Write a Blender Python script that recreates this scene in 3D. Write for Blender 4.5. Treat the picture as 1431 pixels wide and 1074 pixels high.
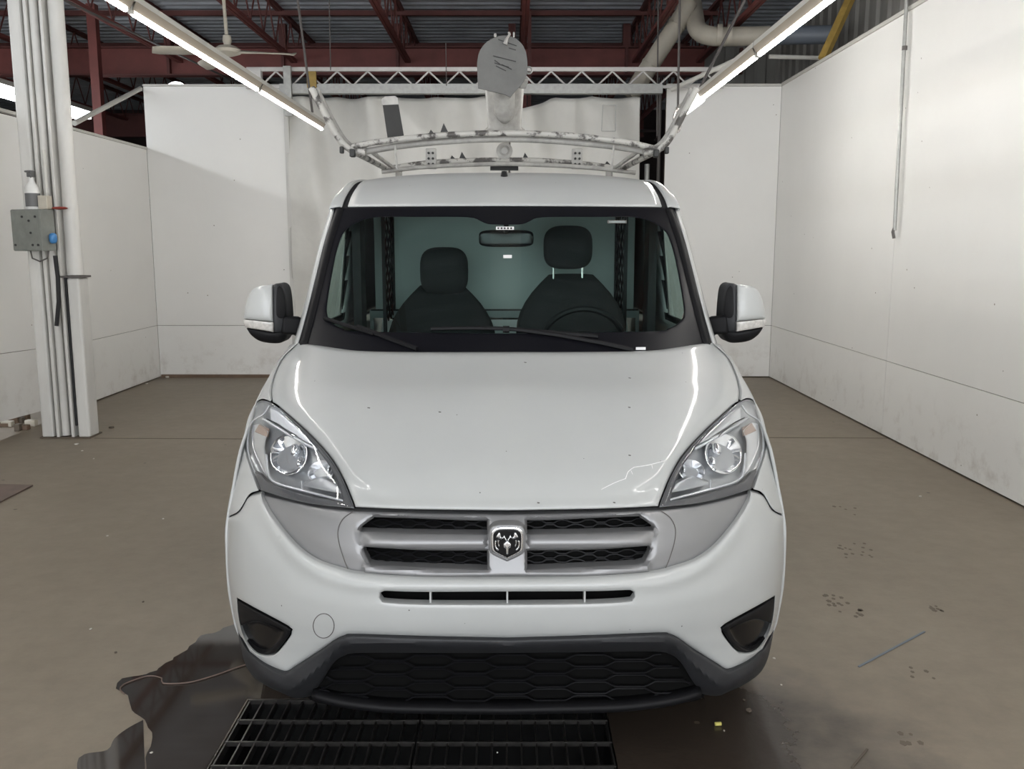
import bpy, math, random
import numpy as np
from mathutils import Vector, Matrix
from mathutils.geometry import delaunay_2d_cdt
R = math.radians
random.seed(7)
for o in list(bpy.data.objects): bpy.data.objects.remove(o)
S = bpy.context.scene
COL = S.collection

# ---------------------------------------------------------------- camera, world, exposure, lights
FPX, CX, CY = 1250.0, 715.5, 537.0
CAMY, CAMZ, TH = -2.35, 1.53, R(8.83)
cam = bpy.data.cameras.new('camera'); camo = bpy.data.objects.new('camera', cam); COL.objects.link(camo)
camo.location = (0, CAMY, CAMZ); camo.rotation_euler = (R(90) - TH, 0, 0)
cam.sensor_width = 36; cam.lens = FPX / 1431 * 36; cam.clip_start = .05; cam.clip_end = 200
S.camera = camo
W = bpy.data.worlds.new('world'); S.world = W; W.use_nodes = True
W.node_tree.nodes['Background'].inputs[0].default_value = (.93, .96, 1, 1)
W.node_tree.nodes['Background'].inputs[1].default_value = 3.4
S.view_settings.view_transform = 'Standard'; S.view_settings.look = 'None'
S.view_settings.gamma = 1; S.view_settings.use_curve_mapping = False
S.view_settings.exposure = 0.40
TUBE_POWER = 45.0        # emission of the fluorescent tubes

# ---------------------------------------------------------------- helpers
def ray(dx, py):
    a = dx / FPX; b = -(py - CY) / FPX
    return a, math.cos(TH) + b * math.sin(TH), -math.sin(TH) + b * math.cos(TH)
def PY(px, py, Y, c=CX):          # point of the picture on the plane y = Y
    a, b, d = ray(px - c, py); t = (Y - CAMY) / b
    return Vector((a * t, Y, CAMZ + d * t))
def PX(px, py, X):
    a, b, d = ray(px - CX, py); t = X / a
    return Vector((X, CAMY + b * t, CAMZ + d * t))
def PZ(px, py, Z):
    a, b, d = ray(px - CX, py); t = (Z - CAMZ) / d
    return Vector((a * t, CAMY + b * t, Z))

class MB:
    def __init__(s): s.v = []; s.f = []
    def add(s, vs, fs):
        n = len(s.v); s.v += [tuple(v) for v in vs]; s.f += [tuple(i + n for i in f) for f in fs]; return s
    def box(s, x0, x1, y0, y1, z0, z1):
        if x0 > x1: x0, x1 = x1, x0
        if y0 > y1: y0, y1 = y1, y0
        if z0 > z1: z0, z1 = z1, z0
        vs = [(x, y, z) for z in (z0, z1) for y in (y0, y1) for x in (x0, x1)]
        return s.add(vs, [(0, 2, 3, 1), (4, 5, 7, 6), (0, 1, 5, 4), (2, 6, 7, 3), (0, 4, 6, 2), (1, 3, 7, 5)])
    def bar(s, p, q, w, h, up=(0, 0, 1)):
        p = Vector(p); q = Vector(q); d = (q - p).normalized(); u = Vector(up)
        if abs(d.dot(u)) > .98: u = Vector((0, 1, 0))
        a = d.cross(u).normalized() * w / 2; b = a.cross(d).normalized() * h / 2
        vs = [c + i * a + j * b for c in (p, q) for i, j in ((-1, -1), (1, -1), (1, 1), (-1, 1))]
        return s.add(vs, [(3, 2, 1, 0), (4, 5, 6, 7), (0, 1, 5, 4), (1, 2, 6, 5), (2, 3, 7, 6), (3, 0, 4, 7)])
    def tube(s, pts, r, n=10, caps=True, closed=False):
        pts = [Vector(p) for p in pts]; m = len(pts); rr = r if isinstance(r, (list, tuple)) else [r] * m
        ref = None; vs = []
        for i, p in enumerate(pts):
            if closed: d = pts[(i + 1) % m] - pts[i - 1]
            else: d = pts[min(i + 1, m - 1)] - pts[max(i - 1, 0)]
            d.normalize()
            if ref is None:
                ref = Vector((0, 0, 1)) if abs(d.z) < .9 else Vector((0, 1, 0))
            a = (ref - d * ref.dot(d)).normalized(); ref = a; b = d.cross(a)
            for k in range(n):
                t = 2 * math.pi * k / n; vs.append(p + (a * math.cos(t) + b * math.sin(t)) * rr[i])
        fs = []
        for i in range(m if closed else m - 1):
            j = (i + 1) % m
            for k in range(n):
                l = (k + 1) % n; fs.append((i * n + k, i * n + l, j * n + l, j * n + k))
        if caps and not closed: fs += [tuple(range(n))[::-1], tuple((m - 1) * n + k for k in range(n))]
        return s.add(vs, fs)
    def lathe(s, prof, n=24, M=None):   # prof: (r, z) about z
        vs = []; fs = []; m = len(prof)
        for r, z in prof:
            for k in range(n):
                t = 2 * math.pi * k / n; v = Vector((r * math.cos(t), r * math.sin(t), z)); vs.append(M @ v if M else v)
        for i in range(m - 1):
            for k in range(n):
                l = (k + 1) % n; fs.append((i * n + k, i * n + l, (i + 1) * n + l, (i + 1) * n + k))
        if prof[0][0] > 1e-5: fs.append(tuple(range(n))[::-1])
        if prof[-1][0] > 1e-5: fs.append(tuple((m - 1) * n + k for k in range(n)))
        return s.add(vs, fs)
    def grid(s, rows):
        m = len(rows[0]); vs = [p for r in rows for p in r]
        return s.add(vs, [(i * m + k, i * m + k + 1, (i + 1) * m + k + 1, (i + 1) * m + k) for i in range(len(rows) - 1) for k in range(m - 1)])
    def prism(s, poly, d):              # poly: 3-D points, extruded along vector d
        poly = [Vector(p) for p in poly]; n = len(poly); d = Vector(d)
        return s.add(poly + [p + d for p in poly], [tuple(range(n)), tuple(range(2 * n - 1, n - 1, -1))] + [(i, i + n, (i + 1) % n + n, (i + 1) % n) for i in range(n)])
    def ellipsoid(s, c, r, n=20, m=12, p=1.0):
        vs = []; fs = []
        def q(v): return math.copysign(abs(v) ** p, v)
        for i in range(m + 1):
            a = -math.pi / 2 + math.pi * i / m
            for k in range(n):
                t = 2 * math.pi * k / n
                vs.append((c[0] + r[0] * q(math.cos(a)) * q(math.cos(t)), c[1] + r[1] * q(math.cos(a)) * q(math.sin(t)), c[2] + r[2] * q(math.sin(a))))
        for i in range(m):
            for k in range(n):
                l = (k + 1) % n; fs.append((i * n + k, i * n + l, (i + 1) * n + l, (i + 1) * n + k))
        return s.add(vs, fs)
    def mirror(s):
        n = len(s.v); s.v += [(-x, y, z) for x, y, z in s.v]; s.f += [tuple(i + n for i in f)[::-1] for f in s.f]; return s
    def flipx(s):
        s.v = [(-x, y, z) for x, y, z in s.v]; s.f = [f[::-1] for f in s.f]; return s
    def build(s, name, m, parent=None, smooth=False, bevel=0, thick=0, **kw):
        me = bpy.data.meshes.new(name); me.from_pydata(s.v, [], s.f); me.validate(); me.update()
        if m: me.materials.append(m)
        o = bpy.data.objects.new(name, me); COL.objects.link(o)
        if parent: o.parent = parent
        if smooth:
            me.polygons.foreach_set('use_smooth', [True] * len(me.polygons))
            if smooth != 'all': me.set_sharp_from_angle(angle=R(38))
        if thick:
            md = o.modifiers.new('solid', 'SOLIDIFY'); md.thickness = thick; md.offset = kw.pop('offset', 0)
        if bevel:
            md = o.modifiers.new('bevel', 'BEVEL'); md.width = bevel; md.segments = 2; md.limit_method = 'ANGLE'
        return tag(o, **kw)
def tag(o, label=None, cat=None, group=None, kind=None):
    if label: o['label'] = label
    if cat: o['category'] = cat
    if group: o['group'] = group
    if kind: o['kind'] = kind
    return o
def empty(name, loc=(0, 0, 0), parent=None, **kw):
    o = bpy.data.objects.new(name, None); COL.objects.link(o); o.location = loc; o.empty_display_size = .1
    if parent: o.parent = parent
    return tag(o, **kw)

def spline(pts, step=4.0, closed=False):
    """Catmull-Rom through 2-D points; a third element marks a corner."""
    P = [(float(p[0]), float(p[1])) for p in pts]; C = [len(p) > 2 for p in pts]; n = len(P); out = []
    for i in range(n if closed else n - 1):
        j = (i + 1) % n
        a, b = P[i], P[j]
        pa = P[i - 1] if (not C[i] and (i > 0 or closed)) else (2 * a[0] - b[0], 2 * a[1] - b[1])
        pb = P[(j + 1) % n] if (not C[j] and (j < n - 1 or closed)) else (2 * b[0] - a[0], 2 * b[1] - a[1])
        L = math.hypot(b[0] - a[0], b[1] - a[1]); k = max(1, int(round(L / step)))
        for q in range(k):
            t = q / k
            out.append(tuple(.5 * (2 * a[c] + (b[c] - pa[c]) * t + (2 * pa[c] - 5 * a[c] + 4 * b[c] - pb[c]) * t * t + (3 * a[c] - pa[c] - 3 * b[c] + pb[c]) * t ** 3) for c in (0, 1)))
    if not closed: out.append(P[-1])
    return out
def interp(tab, x, deriv=False):
    """smooth (monotone cubic) table lookup"""
    n = len(tab)
    if x <= tab[0][0]:
        s = (tab[1][1] - tab[0][1]) / (tab[1][0] - tab[0][0]); return tab[0][1] + s * (x - tab[0][0])
    if x >= tab[-1][0]:
        s = (tab[-1][1] - tab[-2][1]) / (tab[-1][0] - tab[-2][0]); return tab[-1][1] + s * (x - tab[-1][0])
    for i in range(n - 1):
        if x <= tab[i + 1][0]: break
    def sl(k): return (tab[k + 1][1] - tab[k][1]) / (tab[k + 1][0] - tab[k][0])
    def tg(k):
        if k == 0: return sl(0)
        if k == n - 1: return sl(n - 2)
        a, b = sl(k - 1), sl(k)
        return 0 if a * b <= 0 else 2 * a * b / (a + b)
    h = tab[i + 1][0] - tab[i][0]; t = (x - tab[i][0]) / h; m0, m1 = tg(i) * h, tg(i + 1) * h
    return (2 * t**3 - 3 * t * t + 1) * tab[i][1] + (t**3 - 2 * t * t + t) * m0 + (-2 * t**3 + 3 * t * t) * tab[i + 1][1] + (t**3 - t * t) * m1
def sdist(P, poly, closed=True):
    P = np.asarray(P, float).reshape(-1, 2); A = np.asarray(poly, float)
    B = np.roll(A, -1, 0)
    if not closed: A, B = A[:-1], B[:-1]
    d = B - A; L = (d ** 2).sum(1) + 1e-12
    out = np.empty(len(P))
    for s in range(0, len(P), 2000):
        Q = P[s:s + 2000]; w = Q[:, None] - A[None]; t = np.clip((w * d).sum(2) / L, 0, 1)
        out[s:s + 2000] = np.sqrt(((w - t[..., None] * d) ** 2).sum(2).min(1))
    return out
def inside(P, poly):
    P = np.asarray(P, float).reshape(-1, 2); A = np.asarray(poly, float); B = np.roll(A, -1, 0)
    x, y = P[:, 0:1], P[:, 1:2]
    c = ((A[:, 1] > y) != (B[:, 1] > y)) & (x < (B[:, 0] - A[:, 0]) * (y - A[:, 1]) / (B[:, 1] - A[:, 1] + 1e-12) + A[:, 0])
    return (c.sum(1) % 2) == 1

def panel_mb(loop, F, holes=(), step=6, w=8, r=.008, flange=.03, off=0.0, bump=None, wh=None):
    """A curved sheet: the 2-D outline laid on the surface F, edges rolled back by r over w, rim turned inwards."""
    loops = [loop] + list(holes); n0 = []; edges = []
    for lp in loops:
        b = len(n0); n0 += lp; edges += [(b + i, b + (i + 1) % len(lp)) for i in range(len(lp))]
    pts = list(n0)
    A = np.array(loop); x0, y0 = A.min(0); x1, y1 = A.max(0)
    cand = []
    for lp in loops:
        L = np.array(lp); T = np.roll(L, -1, 0) - np.roll(L, 1, 0); T /= (np.linalg.norm(T, axis=1)[:, None] + 1e-9)
        N = np.stack([-T[:, 1], T[:, 0]], 1)
        for d in (w * .15, w * .4, w * .75):
            for s in (-1, 1):
                Q = L + N * d * s; ok = inside(Q, loop)
                for h in holes: ok &= ~inside(Q, h)
                dd = np.min([sdist(Q, l2) for l2 in loops], axis=0); ok &= dd > d * .9
                cand += [tuple(q) for q in Q[ok]]
    pts += cand
    g = []
    j = 0; y = y0 + step / 2
    while y < y1:
        x = x0 + (step / 2 if j % 2 else 0)
        while x < x1: g.append((x, y)); x += step
        y += step * .87; j += 1
    if g:
        G = np.array(g); ok = inside(G, loop)
        for h in holes: ok &= ~inside(G, h)
        dd = np.min([sdist(G, l2) for l2 in loops], axis=0); ok &= dd > w * .95
        pts += [tuple(q) for q in G[ok]]
    V, E, Fc, _, _, _ = delaunay_2d_cdt([Vector(p) for p in pts], edges, [], 0, 1e-4)
    V = [(v.x, v.y) for v in V]
    C = np.array([np.mean([V[i] for i in f], axis=0) for f in Fc]); ok = inside(C, loop)
    for h in holes: ok &= ~inside(C, h)
    Fc = [tuple(f) for f, k in zip(Fc, ok) if k]
    D = sdist(V, loop)
    if holes:
        DH = np.min([sdist(V, h) for h in holes], axis=0)
        wh = wh or w
    out = []
    for i_, ((x, y), d) in enumerate(zip(V, D)):
        u = max(0.0, 1 - d / w); Y = F(x, y) + off + r * (1 - math.sqrt(max(0, 1 - u * u)))
        if holes:
            u = max(0.0, 1 - DH[i_] / wh); Y += r * wh / w * (1 - math.sqrt(max(0, 1 - u * u)))
        if bump: Y += bump(x, y)
        out.append(tuple(PY(x, y, Y, 0)))
    mb = MB()
    # orient to the viewer
    f0 = []
    for f in Fc:
        a, b, c = (V[f[0]], V[f[1]], V[f[2]]); cr = (b[0] - a[0]) * (c[1] - a[1]) - (b[1] - a[1]) * (c[0] - a[0])
        f0.append(f if cr < 0 else f[::-1])
    mb.add(out, f0)
    if flange:
        cnt = {}
        for f in f0:
            for i in range(len(f)):
                e = (f[i], f[(i + 1) % len(f)]); cnt[e] = cnt.get(e, 0) + 1
        be = [e for e in cnt if (e[1], e[0]) not in cnt]
        vs = []; fs = []
        for a, b in be:
            n = len(vs); pa, pb = out[a], out[b]
            vs += [pa, pb, (pb[0], pb[1] + flange, pb[2]), (pa[0], pa[1] + flange, pa[2])]; fs.append((n + 1, n, n + 3, n + 2))
        mb.add(vs, fs)
    return mb
def sym(half, step=4):          # half outline from centre to centre, mirrored
    h = spline(half, step); m = [(-x, y) for x, y in h[::-1]]
    return h + [p for p in m[(1 if abs(m[0][0]) < 1e-6 else 0):] if True][:-1 if abs(h[0][0]) < 1e-6 else None]

# ---------------------------------------------------------------- materials
def mat(name, col, rough=.5, metal=0., coat=0., spec=.5, var=0., vscale=8., bump=0., bscale=60., col2=None, lo=.35, hi=.7, coat_r=.05, detail=6, rvar=0., stretch=None, ior=None):
    m = bpy.data.materials.new(name); m.use_nodes = True; nt = m.node_tree; b = nt.nodes['Principled BSDF']
    b.inputs['Base Color'].default_value = (*col, 1); b.inputs['Roughness'].default_value = rough; b.inputs['Metallic'].default_value = metal
    b.inputs['Coat Weight'].default_value = coat; b.inputs['Coat Roughness'].default_value = coat_r; b.inputs['Specular IOR Level'].default_value = spec
    if ior: b.inputs['IOR'].default_value = ior
    tc = nt.nodes.new('ShaderNodeTexCoord'); vec = tc.outputs['Object']
    if stretch:
        mp = nt.nodes.new('ShaderNodeMapping'); mp.inputs['Scale'].default_value = stretch; nt.links.new(vec, mp.inputs[0]); vec = mp.outputs[0]
    if var or col2:
        nz = nt.nodes.new('ShaderNodeTexNoise'); nz.inputs['Scale'].default_value = vscale; nz.inputs['Detail'].default_value = detail; nz.inputs['Roughness'].default_value = .62
        nt.links.new(vec, nz.inputs['Vector'])
        cr = nt.nodes.new('ShaderNodeValToRGB'); cr.color_ramp.elements[0].position = lo; cr.color_ramp.elements[1].position = hi
        c2 = col2 if col2 else tuple(c * (1 - var) for c in col)
        cr.color_ramp.elements[0].color = (*c2, 1); cr.color_ramp.elements[1].color = (*col, 1)
        nt.links.new(nz.outputs[0], cr.inputs[0]); nt.links.new(cr.outputs[0], b.inputs['Base Color'])
        if rvar:
            mr = nt.nodes.new('ShaderNodeMapRange'); mr.inputs['To Min'].default_value = rough - rvar; mr.inputs['To Max'].default_value = rough + rvar
            nt.links.new(nz.outputs[0], mr.inputs[0]); nt.links.new(mr.outputs[0], b.inputs['Roughness'])
    if bump:
        n2 = nt.nodes.new('ShaderNodeTexNoise'); n2.inputs['Scale'].default_value = bscale; n2.inputs['Detail'].default_value = 4; nt.links.new(vec, n2.inputs['Vector'])
        bp = nt.nodes.new('ShaderNodeBump'); bp.inputs['Strength'].default_value = bump; bp.inputs['Distance'].default_value = .01
        nt.links.new(n2.outputs[0], bp.inputs['Height']); nt.links.new(bp.outputs[0], b.inputs['Normal'])
    return m
def emis(name, col, s):
    m = bpy.data.materials.new(name); m.use_nodes = True; b = m.node_tree.nodes['Principled BSDF']
    b.inputs['Base Color'].default_value = (.8, .8, .8, 1); b.inputs['Emission Color'].default_value = (*col, 1); b.inputs['Emission Strength'].default_value = s
    return m
def glass(name, tint, refl_rough=.02, f0=.045):
    """thin pane: tinted see-through with a Schlick mirror reflection, the same from both sides"""
    m = bpy.data.materials.new(name); m.use_nodes = True; nt = m.node_tree; nt.nodes.clear()
    o = nt.nodes.new('ShaderNodeOutputMaterial'); mx = nt.nodes.new('ShaderNodeMixShader'); tr = nt.nodes.new('ShaderNodeBsdfTransparent'); gl = nt.nodes.new('ShaderNodeBsdfGlossy')
    lw = nt.nodes.new('ShaderNodeLayerWeight'); pw = nt.nodes.new('ShaderNodeMath'); pw.operation = 'POWER'; pw.inputs[1].default_value = 5
    ml = nt.nodes.new('ShaderNodeMath'); ml.operation = 'MULTIPLY_ADD'; ml.inputs[1].default_value = 1 - f0; ml.inputs[2].default_value = f0
    tr.inputs[0].default_value = (*tint, 1); gl.inputs['Roughness'].default_value = refl_rough
    nt.links.new(lw.outputs['Facing'], pw.inputs[0]); nt.links.new(pw.outputs[0], ml.inputs[0]); nt.links.new(ml.outputs[0], mx.inputs[0])
    nt.links.new(tr.outputs[0], mx.inputs[1]); nt.links.new(gl.outputs[0], mx.inputs[2]); nt.links.new(mx.outputs[0], o.inputs[0])
    return m

def paint_mat():
    m = mat('white_paint', (.42, .43, .425), .42, coat=.55, coat_r=.06, var=.05, vscale=3)
    nt = m.node_tree; b = nt.nodes['Principled BSDF']; src = b.inputs['Base Color'].links[0].from_socket
    tc = nt.nodes.new('ShaderNodeTexCoord'); v = nt.nodes.new('ShaderNodeTexVoronoi'); v.inputs['Scale'].default_value = 26; nt.links.new(tc.outputs['Object'], v.inputs['Vector'])
    wn = nt.nodes.new('ShaderNodeTexNoise'); wn.inputs['Scale'].default_value = 5; nt.links.new(tc.outputs['Object'], wn.inputs['Vector'])
    lt = nt.nodes.new('ShaderNodeMath'); lt.operation = 'LESS_THAN'; lt.inputs[1].default_value = .055; nt.links.new(v.outputs['Distance'], lt.inputs[0])
    sep = nt.nodes.new('ShaderNodeSeparateColor'); nt.links.new(v.outputs['Color'], sep.inputs[0])
    g = nt.nodes.new('ShaderNodeMath'); g.operation = 'GREATER_THAN'; g.inputs[1].default_value = .9; nt.links.new(sep.outputs[0], g.inputs[0])
    mu = nt.nodes.new('ShaderNodeMath'); mu.operation = 'MULTIPLY'; nt.links.new(lt.outputs[0], mu.inputs[0]); nt.links.new(g.outputs[0], mu.inputs[1])
    mx = nt.nodes.new('ShaderNodeMix'); mx.data_type = 'RGBA'; nt.links.new(mu.outputs[0], mx.inputs['Factor']); nt.links.new(src, mx.inputs['A']); mx.inputs['B'].default_value = (.08, .075, .07, 1)
    nt.links.new(mx.outputs['Result'], b.inputs['Base Color'])
    return m
M = dict(
    paint=paint_mat(),
    silver=mat('silver_paint', (.26, .26, .265), .42, metal=.5, coat=.25, coat_r=.2, var=.06, vscale=2),
    trim=mat('dark_plastic', (.024, .025, .028), .55, var=.25, vscale=20, bump=.08, bscale=400),
    black=mat('black_plastic', (.006, .006, .007), .55, spec=.2),
    gloss=mat('gloss_black', (.004, .004, .005), .2, spec=.3),
    mesh=mat('grille_black', (.004, .004, .005), .5, spec=.2),
    dark=mat('recess_black', (.004, .004, .004), .9, spec=.1),
    frit=mat('black_frit', (.005, .005, .007), .3, spec=.15),
    rubber=mat('rubber', (.012, .012, .013), .7),
    chrome=mat('chrome', (.85, .86, .88), .12, metal=1),
    satin=mat('satin_chrome', (.75, .76, .78), .28, metal=1),
    lampgrey=mat('lamp_grey', (.40, .41, .42), .3, metal=.6),
    lampdark=mat('lamp_dark', (.06, .06, .063), .4),
    lampwhite=mat('lamp_light_trim', (.75, .76, .78), .25, metal=.2, coat=.5),
    amber=mat('amber_plastic', (.34, .25, .20), .3),
    indic=mat('clear_indicator', (.62, .60, .57), .18, coat=1, var=.35, vscale=60),
    lens=glass('clear_lens', (.95, .96, .97), .03, .04),
    wind=glass('windshield_glass', (.74, .88, .84), .01, .032),
    side=glass('side_glass', (.6, .68, .66), .01, .05),
    seat=mat('seat_cloth', (.006, .006, .007), .85, bump=.2, bscale=300),
    dash=mat('dashboard', (.008, .009, .010), .75),
    cabin=mat('cabin_grey', (.24, .28, .28), .7),
    bulk=mat('bulkhead_paint', (.40, .43, .42), .6, var=.06, vscale=3),
    tag=mat('white_label', (.75, .75, .75), .5),
    rackp=mat('rack_worn_white', (.42, .41, .385), .5, col2=(.07, .065, .06), vscale=14, lo=.42, hi=.50, detail=10),
    rackc=mat('rack_white', (.42, .41, .385), .45, var=.35, vscale=14),
    plate=mat('grey_plate', (.135, .135, .13), .7, var=.15, vscale=12, bump=.1),
    plated=mat('dark_grey_flap', (.038, .038, .037), .7, var=.2, vscale=10),
    red=mat('red_oxide', (.19, .052, .044), .65, var=.3, vscale=3),
    redd=mat('red_oxide_dark', (.12, .036, .031), .7, var=.3, vscale=3),
    deck=mat('steel_deck', (.42, .45, .49), .5, metal=.2, var=.3, vscale=2),
    pvc=mat('pvc_cream', (.52, .48, .40), .5, var=.15, vscale=5),
    pvcg=mat('pvc_grey', (.13, .15, .18), .5),
    yellow=mat('yellow_steel', (.42, .28, .07), .6, var=.3, vscale=12),
    housing=mat('fixture_housing', (.55, .54, .50), .5),
    reflector=mat('fixture_reflector', (.30, .26, .21), .5),
    wire=mat('wire', (.10, .09, .085), .6),
    galv=mat('galvanised', (.40, .40, .38), .45, metal=.5, var=.2, vscale=20),
    trussw=mat('truss_white', (.62, .60, .58), .5, var=.1, vscale=15),
    colw=mat('column_paint', (.64, .63, .60), .5, var=.14, vscale=5, bump=.15, bscale=12, stretch=(1, 1, .3)),
    vinyl=mat('vinyl_curtain', (.66, .65, .61), .38, var=.08, vscale=3, bump=.25, bscale=14),
    boxg=mat('control_box', (.20, .21, .19), .55, var=.2, vscale=14),
    bottle=mat('bottle_white', (.7, .7, .68), .4),
    botgrey=mat('bottle_grey', (.12, .12, .12), .5),
    redc=mat('red_cloth', (.28, .05, .035), .8),
    blue=mat('blue_plastic', (.05, .20, .45), .5),
    wood=mat('wood_brown', (.18, .12, .08), .7, var=.3, vscale=8),
    bldg=mat('building_wall', (.30, .29, .27), .7, var=.3, vscale=3, stretch=(1, 1, .25)),
    hall=mat('far_hall', (.06, .042, .042), .9, var=.5, vscale=.8),
    steelg=mat('grate_steel', (.10, .095, .09), .38, metal=.8, var=.4, vscale=20),
    pit=mat('pit', (.006, .006, .006), .8),
    mud=mat('dried_mud', (.125, .10, .075), .8), grime=mat('debris', (.10, .08, .06), .8), bit=mat('pale_bit', (.55, .52, .47), .7), ybit=mat('yellow_foam', (.5, .45, .12), .8),
    ink=mat('ink', (.02, .02, .02), .6), plug=mat('sheet_plate', (.17, .12, .10), .6, var=.3, vscale=8),
    tube=emis('tube_light', (1, .98, .94), TUBE_POWER), filltube=emis('fill_tube_light', (1, .98, .94), TUBE_POWER * .42),
    farlamp=emis('far_tube', (.93, .97, 1), 14),
)
def wall_mat():
    m = mat('wall_panel_white', (.82, .812, .785), .45, var=.035, vscale=1.2); nt = m.node_tree; b = nt.nodes['Principled BSDF']; src = b.inputs['Base Color'].links[0].from_socket
    g = nt.nodes.new('ShaderNodeNewGeometry'); sp = nt.nodes.new('ShaderNodeSeparateXYZ'); nt.links.new(g.outputs['Position'], sp.inputs[0])
    mr = nt.nodes.new('ShaderNodeMapRange'); mr.inputs['From Min'].default_value = .55; mr.inputs['From Max'].default_value = 0; nt.links.new(sp.outputs['Z'], mr.inputs[0])
    n = nt.nodes.new('ShaderNodeTexNoise'); n.inputs['Scale'].default_value = 5; n.inputs['Detail'].default_value = 9; n.inputs['Roughness'].default_value = .7; nt.links.new(g.outputs['Position'], n.inputs['Vector'])
    cr = nt.nodes.new('ShaderNodeMapRange'); cr.inputs['From Min'].default_value = .52; cr.inputs['From Max'].default_value = .95; nt.links.new(n.outputs[0], cr.inputs[0])
    mu = nt.nodes.new('ShaderNodeMath'); mu.operation = 'MULTIPLY'; nt.links.new(mr.outputs[0], mu.inputs[0]); nt.links.new(cr.outputs[0], mu.inputs[1])
    mx = nt.nodes.new('ShaderNodeMix'); mx.data_type = 'RGBA'; nt.links.new(mu.outputs[0], mx.inputs['Factor']); nt.links.new(src, mx.inputs['A']); mx.inputs['B'].default_value = (.30, .24, .18, 1)
    # small specks
    v = nt.nodes.new('ShaderNodeTexVoronoi'); v.inputs['Scale'].default_value = 5; nt.links.new(g.outputs['Position'], v.inputs['Vector'])
    lt = nt.nodes.new('ShaderNodeMath'); lt.operation = 'LESS_THAN'; lt.inputs[1].default_value = .03; nt.links.new(v.outputs['Distance'], lt.inputs[0])
    m2 = nt.nodes.new('ShaderNodeMix'); m2.data_type = 'RGBA'; nt.links.new(lt.outputs[0], m2.inputs['Factor']); nt.links.new(mx.outputs['Result'], m2.inputs['A']); m2.inputs['B'].default_value = (.25, .22, .18, 1)
    nt.links.new(m2.outputs['Result'], b.inputs['Base Color'])
    return m
def floor_mat():
    m = bpy.data.materials.new('concrete_floor'); m.use_nodes = True; nt = m.node_tree; b = nt.nodes['Principled BSDF']; L = nt.links
    g = nt.nodes.new('ShaderNodeNewGeometry')
    def noise(s, d=8, r=.6):
        n = nt.nodes.new('ShaderNodeTexNoise'); n.inputs['Scale'].default_value = s; n.inputs['Detail'].default_value = d; n.inputs['Roughness'].default_value = r; L.new(g.outputs['Position'], n.inputs['Vector']); return n
    n1 = noise(.7); n2 = noise(9, 10, .7)
    r1 = nt.nodes.new('ShaderNodeValToRGB'); e = r1.color_ramp.elements; e[0].position = .3; e[0].color = (.185, .150, .110, 1); e[1].position = .7; e[1].color = (.235, .195, .147, 1); L.new(n1.outputs[0], r1.inputs[0])
    r2 = nt.nodes.new('ShaderNodeMapRange'); r2.inputs['From Min'].default_value = .3; r2.inputs['From Max'].default_value = .7; r2.inputs['To Min'].default_value = .86; r2.inputs['To Max'].default_value = 1.08; L.new(n2.outputs[0], r2.inputs[0])
    mm = nt.nodes.new('ShaderNodeMix'); mm.data_type = 'RGBA'; mm.blend_type = 'MULTIPLY'; mm.inputs['Factor'].default_value = 1; L.new(r1.outputs[0], mm.inputs['A']); L.new(r2.outputs[0], mm.inputs['B'])
    # damp area around the drain, darkened further to paint the van's shadow
    sp = nt.nodes.new('ShaderNodeSeparateXYZ'); L.new(g.outputs['Position'], sp.inputs[0])
    mp = nt.nodes.new('ShaderNodeMapping'); mp.vector_type = 'POINT'; mp.inputs['Location'].default_value = (.0, .05, 0); mp.inputs['Scale'].default_value = (.86, .85, 1); L.new(g.outputs['Position'], mp.inputs[0])
    ln = nt.nodes.new('ShaderNodeVectorMath'); ln.operation = 'LENGTH'; L.new(mp.outputs[0], ln.inputs[0])
    n3 = noise(1.8, 7, .6); ad = nt.nodes.new('ShaderNodeMath'); ad.operation = 'ADD'; L.new(ln.outputs['Value'], ad.inputs[0]); L.new(n3.outputs[0], ad.inputs[1])
    dm = nt.nodes.new('ShaderNodeMapRange'); dm.inputs['From Min'].default_value = 1.62; dm.inputs['From Max'].default_value = 1.30; L.new(ad.outputs[0], dm.inputs[0])
    mx = nt.nodes.new('ShaderNodeMix'); mx.data_type = 'RGBA'; L.new(dm.outputs[0], mx.inputs['Factor']); L.new(mm.outputs['Result'], mx.inputs['A']); mx.inputs['B'].default_value = (.036, .028, .022, 1)
    # expansion joint and footprints/specks
    v = nt.nodes.new('ShaderNodeTexVoronoi'); v.inputs['Scale'].default_value = 3.2; L.new(g.outputs['Position'], v.inputs['Vector'])
    lt = nt.nodes.new('ShaderNodeMath'); lt.operation = 'LESS_THAN'; lt.inputs[1].default_value = .035; L.new(v.outputs['Distance'], lt.inputs[0])
    m2 = nt.nodes.new('ShaderNodeMix'); m2.data_type = 'RGBA'; L.new(lt.outputs[0], m2.inputs['Factor']); L.new(mx.outputs['Result'], m2.inputs['A']); m2.inputs['B'].default_value = (.07, .055, .04, 1)
    L.new(m2.outputs['Result'], b.inputs['Base Color'])
    rr = nt.nodes.new('ShaderNodeMapRange'); rr.inputs['To Min'].default_value = .50; rr.inputs['To Max'].default_value = .26; L.new(dm.outputs[0], rr.inputs[0]); L.new(rr.outputs[0], b.inputs['Roughness'])
    bp = nt.nodes.new('ShaderNodeBump'); bp.inputs['Strength'].default_value = .12; bp.inputs['Distance'].default_value = .01; L.new(n2.outputs[0], bp.inputs['Height']); L.new(bp.outputs[0], b.inputs['Normal'])
    return m
M['wall'] = wall_mat(); M['floor'] = floor_mat()
M['water'] = mat('water_film', (.034, .027, .022), .05, ior=1.8)

# ================================================================ SETTING
XR, XL, YB = 3.02, -4.13, 8.05
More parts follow.
